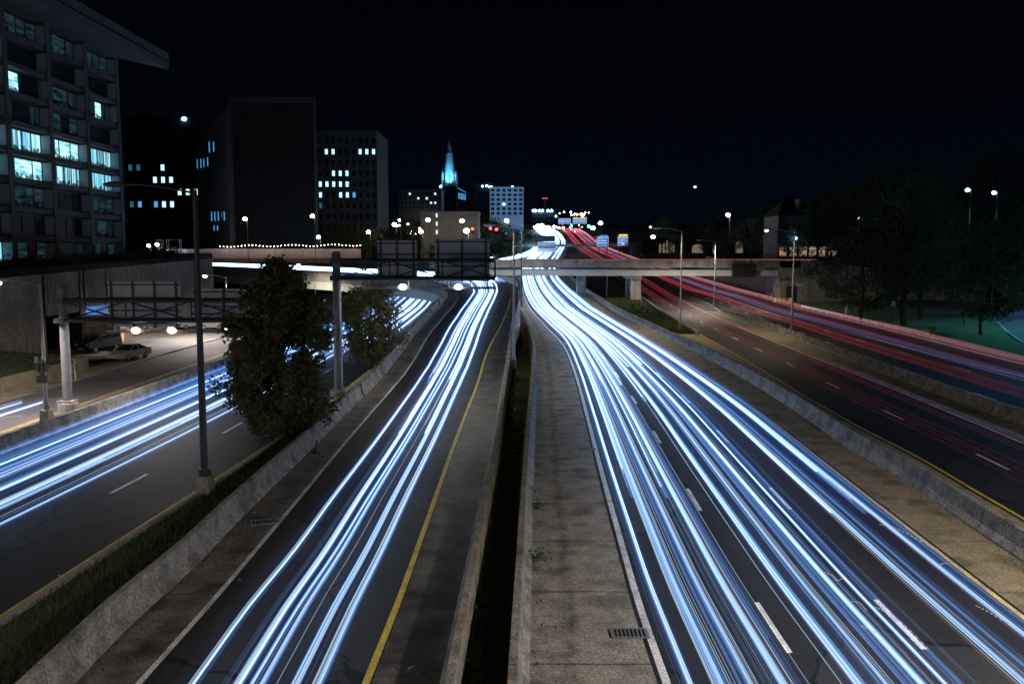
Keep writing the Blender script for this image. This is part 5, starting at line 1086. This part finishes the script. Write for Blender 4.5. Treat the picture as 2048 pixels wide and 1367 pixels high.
for k in range(17): m.cyl((-49.6, 63+4*k, 7.9), (-49.6, 63+4*k, wz(63+4*k)+.8), .05, k=5)
m.build('stem', M['bark'], hd)
# small weeds in the trench and on the barrier foot
def weed(label, p, s, group='weeds growing by the barriers'):
    t = thing('weed', label, 'plant', p, group); m = MB(); q = random.Random(hash(label) % 999)
    for _ in range(160):
        d = Vector((q.gauss(0, .4), q.gauss(0, .4), abs(q.gauss(0, .5))))*s; u = Vector((q.gauss(0, 1), q.gauss(0, 1), q.gauss(0, .6))).normalized()*.09*s; v = u.orthogonal()*.6; c = Vector(p)+d; i = len(m.v); m.v += [c-u, c-v, c+u, c+v]; m.face((i, i+1, i+2, i+3))
    m.build('leaves', M['blade'], t); m = MB(); m.cyl(p, Vector(p)+Vector((0, 0, .5*s)), .02, k=4); m.build('stem', M['bark'], t)
weed('bushy weed in the dark trench against the barrier', G(1048, 800, -.6), 1.0, None); weed('low weed sprouting at the foot of the shoulder barrier', G(1076, 1120, 0), .45, None); weed('dead dark weed leaning on the shoulder barrier', G(1074, 1015, 0), .4, None)
# ------------------------------------------------------------------ drains and litter
def drain(label, c, rz, lx=1.3, ly=.7, group='iron drain grates in the shoulders'):
    t = thing('drain_grate', label, 'drain grate', c, group); t.rotation_euler = (0, 0, rz); m = MB(); org = Vector(c)
    for s in (-1, 1): m.box(org+Vector((0, s*ly/2, .015)), (lx, .06, .03)); m.box(org+Vector((s*lx/2, 0, .015)), (.06, ly, .03))
    m.build('frame', M['steel'], t); m = MB(); n = int(lx/.1)
    for k in range(n): m.box(org+Vector((-lx/2+lx*(k+.5)/n, 0, .012)), (.04, ly-.06, .03))
    m.build('bars', M['steel'], t); MB().box(org+Vector((0, 0, -.001)), (lx, ly, .008)).build('pit', M['black'], t)
drain('large iron drain grate at the shoulder edge near the bottom', G(1259, 1266), 0, .95, .55, None); drain('small drain grate on the shoulder in the middle distance', G(1172, 898), 0, .95, .5, None); drain('shiny drain plate high on the shoulder near the bend', G(1112, 687), 0, 2.2, .6, None); drain('drain grate on the left shoulder of the ramp', G(530, 1043, 0), .35, 1.0, .6, None)
M['paper'] = noisy('litter_paper', (.5, .5, .52), (.7, .7, .72), 5, .7)
for k, (px, py, s) in enumerate(((507, 1026, .12), (560, 1010, .07), (433, 1086, .14), (640, 885, .1), (823, 1336, .13), (480, 1160, .06), (985, 870, .05), (965, 1040, .05), (940, 905, .07), (928, 930, .06), (120, 1153, .1), (1240, 790, .05), (700, 845, .06), (872, 1118, .05), (1010, 985, .09))):
    p = G(px, py, 0.02); m = MB(); q = random.Random(k); m.v = [p+Vector((q.uniform(-s, s), q.uniform(-s, s), q.uniform(0, s*.6))) for _ in range(5)]; m.face((0, 1, 2)); m.face((1, 2, 3)); m.face((2, 3, 4)); m.face((0, 3, 4))
    tag(m.build('litter', M['paper'], org=p), 'scrap of pale litter lying by a barrier or shoulder', 'litter', 'scraps of litter on the shoulders')
q = random.Random(2)
def debris(nm, reg, n, s0, s1, matn):
    m = MB()
    for _ in range(n):
        p = reg(); s = q.uniform(s0, s1); a = q.uniform(0, 6.28); i = len(m.v)
        m.v += [p+Vector((math.cos(a+k*2.1)*s*q.uniform(.4, 1), math.sin(a+k*2.1)*s*q.uniform(.4, 1), q.uniform(0, .02))) for k in range(3)]+[p+Vector((0, 0, s*.6))]
        for f in ((0, 1, 3), (1, 2, 3), (2, 0, 3)): m.face([i+j for j in f])
    tag(m.build(nm, M[matn]), None, None, kind='stuff')
def rg1(): y = 16+q.random()**1.5*70; return Vector((cB(y)+abs(q.gauss(0, .35))+.03, y, .0))
def rg2(): y = 16+q.random()**1.5*50; return Vector((aLb(y)+abs(q.gauss(0, .45))+.05, y, .0))
def rg3(): y = 16+q.random()**1.5*60; return Vector((aRb(y)-abs(q.gauss(0, .6))-.05, y, zA(y)))
def rg4(): y = 16+q.random()**1.5*70; return Vector((cR(y)-abs(q.gauss(0, .35))-.03, y, 0))
debris('gutter_debris', rg1, 500, .015, .06, 'bark'); debris('gutter_debris', rg2, 700, .015, .07, 'bark'); debris('gutter_debris', rg3, 600, .015, .06, 'bark'); debris('gutter_debris', rg4, 500, .015, .06, 'bark'); debris('gutter_glass', rg3, 160, .01, .025, 'paper'); debris('gutter_glass', rg1, 120, .01, .02, 'paper')
pm = thing('parking_meter', 'parking meter with pale round head by the low stained wall', 'parking meter', G(152, 760, .1)); p = G(152, 760, .1)
MB().cyl(p, p+Vector((-.1, 0, 1.15)), .04, k=8).build('post', M['lamphead'], pm); m = MB(); m.ball(p+Vector((-.12, 0, 1.4)), .2, 10, .8, .6, 1.35); m.build('head', M['steel'], pm, smooth=True); MB().box(p+Vector((-.12, -.13, 1.45)), (.16, .02, .14)).build('window', M['carglass'], pm)
cn = thing('traffic_cone', 'small orange cone lying in shade beside the ramp barrier', 'cone', G(634, 905)); p = G(634, 905); m = MB(); m.lathe(p, [(.16, .04), (.13, .1), (.03, .7)], 10); m.build('cone', noisy('orange_plastic', (.10, .02, .01), (.16, .03, .012), 3, .6), cn); MB().box(p+Vector((0, 0, .02)), (.4, .4, .04)).build('base', M['rubber'], cn)
# ------------------------------------------------------------------ parked cars
def car(label, pos, rz, paintn, L=4.6, W=1.78, Hh=1.42, kind='sedan', lit=False, group='parked cars in the lot below the terrace'):
    t = thing('parked_car', label, 'car', pos, group); o = Vector(pos); t.rotation_euler = (0, 0, rz)
    if kind == 'sedan': low = [(-.5, .22), (-.5, .46), (-.46, .56), (-.20, .66), (.30, .70), (.47, .69), (.5, .5), (.5, .24)]; top = [(-.22, .66), (-.05, .98), (.17, .99), (.35, .70)]
    elif kind == 'suv': low = [(-.5, .30), (-.5, .6), (-.47, .66), (-.25, .72), (.47, .74), (.5, .6), (.5, .26)]; top = [(-.26, .70), (-.14, .98), (.42, 1.0), (.48, .72)]
    else: low = [(-.5, .26), (-.5, .5), (-.47, .58), (-.28, .63), (.48, .66), (.5, .5), (.5, .24)]; top = [(-.30, .62), (-.18, .99), (.47, 1.0), (.49, .64)]
    m = MB(); sec = [(-1, .78), (-.93, 1), (.93, 1), (1, .78)]
    n = len(low); n0 = 0
    for (u, sc_) in ((-1, .9), (-.96, 1), (.96, 1), (1, .9)):
        for a, b in low: m.v.append(o+Vector((a*L*(1 if sc_ == 1 else .985), u*W/2, .18+(b-.18)*Hh if False else b*Hh*(1 if sc_ == 1 else .97))))
    for i in range(3):
        for k in range(n): a = i*n+k; b = i*n+(k+1) % n; m.face((a, b, b+n, a+n))
    m.face(range(n)); m.face(range(3*n, 4*n)[::-1])
    # cabin roof
    r0 = len(m.v)
    for u in (-.72, .72):
        for a, b in top[1:3]: m.v.append(o+Vector((a*L, u*W/2, b*Hh)))
    for u in (-.72, .72):
        for a, b in top[1:3]: m.v.append(o+Vector((a*L*1.0, u*W/2*1.04, b*Hh-.07)))
    m.face((r0, r0+1, r0+3, r0+2)); m.face((r0, r0+1, r0+5, r0+4)); m.face((r0+2, r0+3, r0+7, r0+6)); m.face((r0, r0+2, r0+6, r0+4)); m.face((r0+1, r0+3, r0+7, r0+5))
    for a, b, c, d in ((0, 1, 0, 1), (3, 2, 3, 2)):
        for u in (-1, 1): m.cyl(o+Vector((top[a][0]*L, u*W/2*.93, top[a][1]*Hh)), o+Vector((top[b][0]*L, u*W/2*.75, top[b][1]*Hh-.03)), .045, k=5)
    for u in (-1, 1): m.cyl(o+Vector((.06*L, u*W/2*.95, low[3][1]*Hh)), o+Vector((.06*L, u*W/2*.76, .97*Hh)), .04, k=5)
    body = m.build('body', M[paintn], t)
    m = MB(); g0 = 0
    for u in (-.92, .92): 
        for a, b in top:
            ins = .90 if b < .9 else .73; m.v.append(o+Vector((a*L, math.copysign(ins, u)*W/2, b*Hh-.02)))
    m.face((0, 1, 2, 3)); m.face((7, 6, 5, 4)); m.face((0, 4, 5, 1)); m.face((2, 6, 7, 3)); m.build('glass', M['carglass'], t)
    for sx in (-.31, .30):
        for u in (-1, 1):
            c = o+Vector((sx*L, u*(W/2-.1), .32)); wv = Vector((0, .11, 0)); w_ = MB().cyl(c-wv, c+wv, .32, k=18).build('wheel', M['rubber'], t); MB().cyl(c-wv*1.08, c+wv*1.08, .20, k=12).build('rim', M['chrome'], w_)
    for u in (-.7, .7):
        MB().ball(o+Vector((-.493*L, u*W/2, .62*Hh*(.76 if kind == 'sedan' else .82))), .13, 8, .5, 1.4, .7).build('headlight', M['bulb_warm' if lit else 'lamphead'], t)
        MB().ball(o+Vector((.495*L, u*W/2, .66*Hh*(.9 if kind == 'sedan' else .85))), .12, 8, .4, 1.3, .8).build('taillight', M['red_lens'], t)
    for sx in (-.5, .5): MB().box(o+Vector((sx*L, 0, .43)), (.12, W*.9, .2)).build('bumper', M[paintn], t)
    for u in (-1, 1): MB().box(o+Vector((-.17*L, u*(W/2+.08), .66*Hh)), (.14, .18, .12)).build('mirror', M[paintn], t)
    MB().box(o+Vector((-.515*L, 0, .44)), (.03, .5, .12)).build('number_plate', M['whitebox'], t)
    return t
M['red_lens'] = noisy('red_lens', (.2, .01, .01), (.3, .02, .02), 3, .3)
g0 = G(254, 722); car('tan sedan parked at the lot edge beside the pavement', (g0.x-.3, g0.y+1.2, .05), R(80), 'tanpaint')
g0 = G(196, 706); car('black off-road car parked behind the low wall', (g0.x-.6, g0.y+1.5, .05), R(74), 'blackpaint', 4.7, 1.85, 1.75, 'suv')
car('blue-lit pale cab parked in the garage opening', (-46.9, 94.4, .0), R(20), 'cabpaint', 4.8, 1.85, 1.85, 'van')
g0 = G(428, 660); car('silver sedan standing side-on at the back of the lot right of the tall post', (g0.x, g0.y+1, .05), R(8), 'silver')
g0 = G(366, 660); car('silver car seen from its tail beside the second gantry lamp', (g0.x, g0.y+2, .05), R(-115), 'silver', 4.4)
car('yellow-lit car with headlights on, half behind the big tree', (G(462, 668).x, G(462, 668).y+1, .05), R(100), 'blackpaint', 4.5, lit=True, group=None)
car('small dark car with bright headlights on the street right of the second sign back', (xa(982, 262), 262, 8.0), R(80), 'silver', 4.5, lit=True, group=None)
for k, (px, py, lab) in enumerate(((310, 795, 'a'),)): pass
tp = thing('toll_booth', 'small yellow pay station box in the parking lot', 'pay station', G(237, 682)); p = G(237, 682, .05); MB().box(p+Vector((0, 0, .7)), (.9, .8, 1.4)).build('cabinet_body', M['yellow'], tp); MB().box(p+Vector((0, -.42, .95)), (.5, .05, .4)).build('screen', M['carglass'], tp); MB().box(p+Vector((0, 0, 1.45)), (1.05, .95, .1)).build('roof', M['dark_metal'], tp)
# vehicles and scaffolds on the upper street at left
def truck(label, px, Y, L=6, col='whitepaint'):
    x = xa(px, Y); o = Vector((x, Y, 7.8)); t = thing('parked_truck', label, 'truck', o, 'white trucks on the upper street')
    MB().box(o+Vector((.9, 0, 1.9)), (L*.68, 2.3, 2.4)).build('cargo_box', M[col], t); cbn = MB().box(o+Vector((-L*.36, 0, 1.45)), (L*.24, 2.1, 1.7), taper=.86).build('cab', M[col], t); MB().box(o+Vector((-L*.37, -1.0, 1.85)), (L*.16, .2, .6)).build('window', M['carglass'], cbn)
    for sx in (-.33, .3):
        for u in (-1, 1): c = o+Vector((sx*L, u*.95, .45)); w_ = MB().cyl(c-Vector((0, .15, 0)), c+Vector((0, .15, 0)), .45, k=14).build('wheel', M['rubber'], t); MB().cyl(c-Vector((0, .17, 0)), c+Vector((0, .17, 0)), .25, k=10).build('rim', M['chrome'], w_)
truck('white box truck on the upper street left of the tall dark post', 350, 208, 7); truck('small white truck at the far end of the upper street behind the first one', 371, 216, 5.5); truck('grey box truck above the start of the pinkish wall', 410, 216, 6, 'silver')
for k, (px, lab) in enumerate(((350, 'scaffold tower standing behind the white box truck'), (322, 'slim scaffold tower left of the white box truck'))):
    Y = 212; x = xa(px, Y); t = thing('scaffold', lab, 'scaffold', (x, Y, 7.8)); m = MB(); wd = 1.5 if k == 0 else .6
    for sx in (-wd, wd):
        for sy in (-.6, .6): m.cyl((x+sx, Y+sy, 7.8), (x+sx, Y+sy, 13.2), .06, k=5)
    for z in (9.5, 11.3, 13.1): m.cyl((x-wd, Y-.6, z), (x+wd, Y-.6, z), .05, k=5); m.cyl((x-wd, Y+.6, z), (x+wd, Y+.6, z), .05, k=5)
    m.build('frame', M['steel'], t); m = MB(); m.cyl((x-wd, Y-.6, 9.5), (x+wd, Y-.6, 11.3), .04, k=5); m.build('brace', M['steel'], t)
for k, (px, py) in enumerate(((297, 491), (314, 489))):
    small_lamp(['work lamp low behind the terrace hedge, left of two', 'work lamp low behind the terrace hedge, right of two'][k], px, py, 205, 'bulb', group='work lamps behind the terrace', power=300)
small_lamp('tiny white lamp reflected before the near office corner', 219, 442, 140, 'bulb_dim', group=None, zb=8)
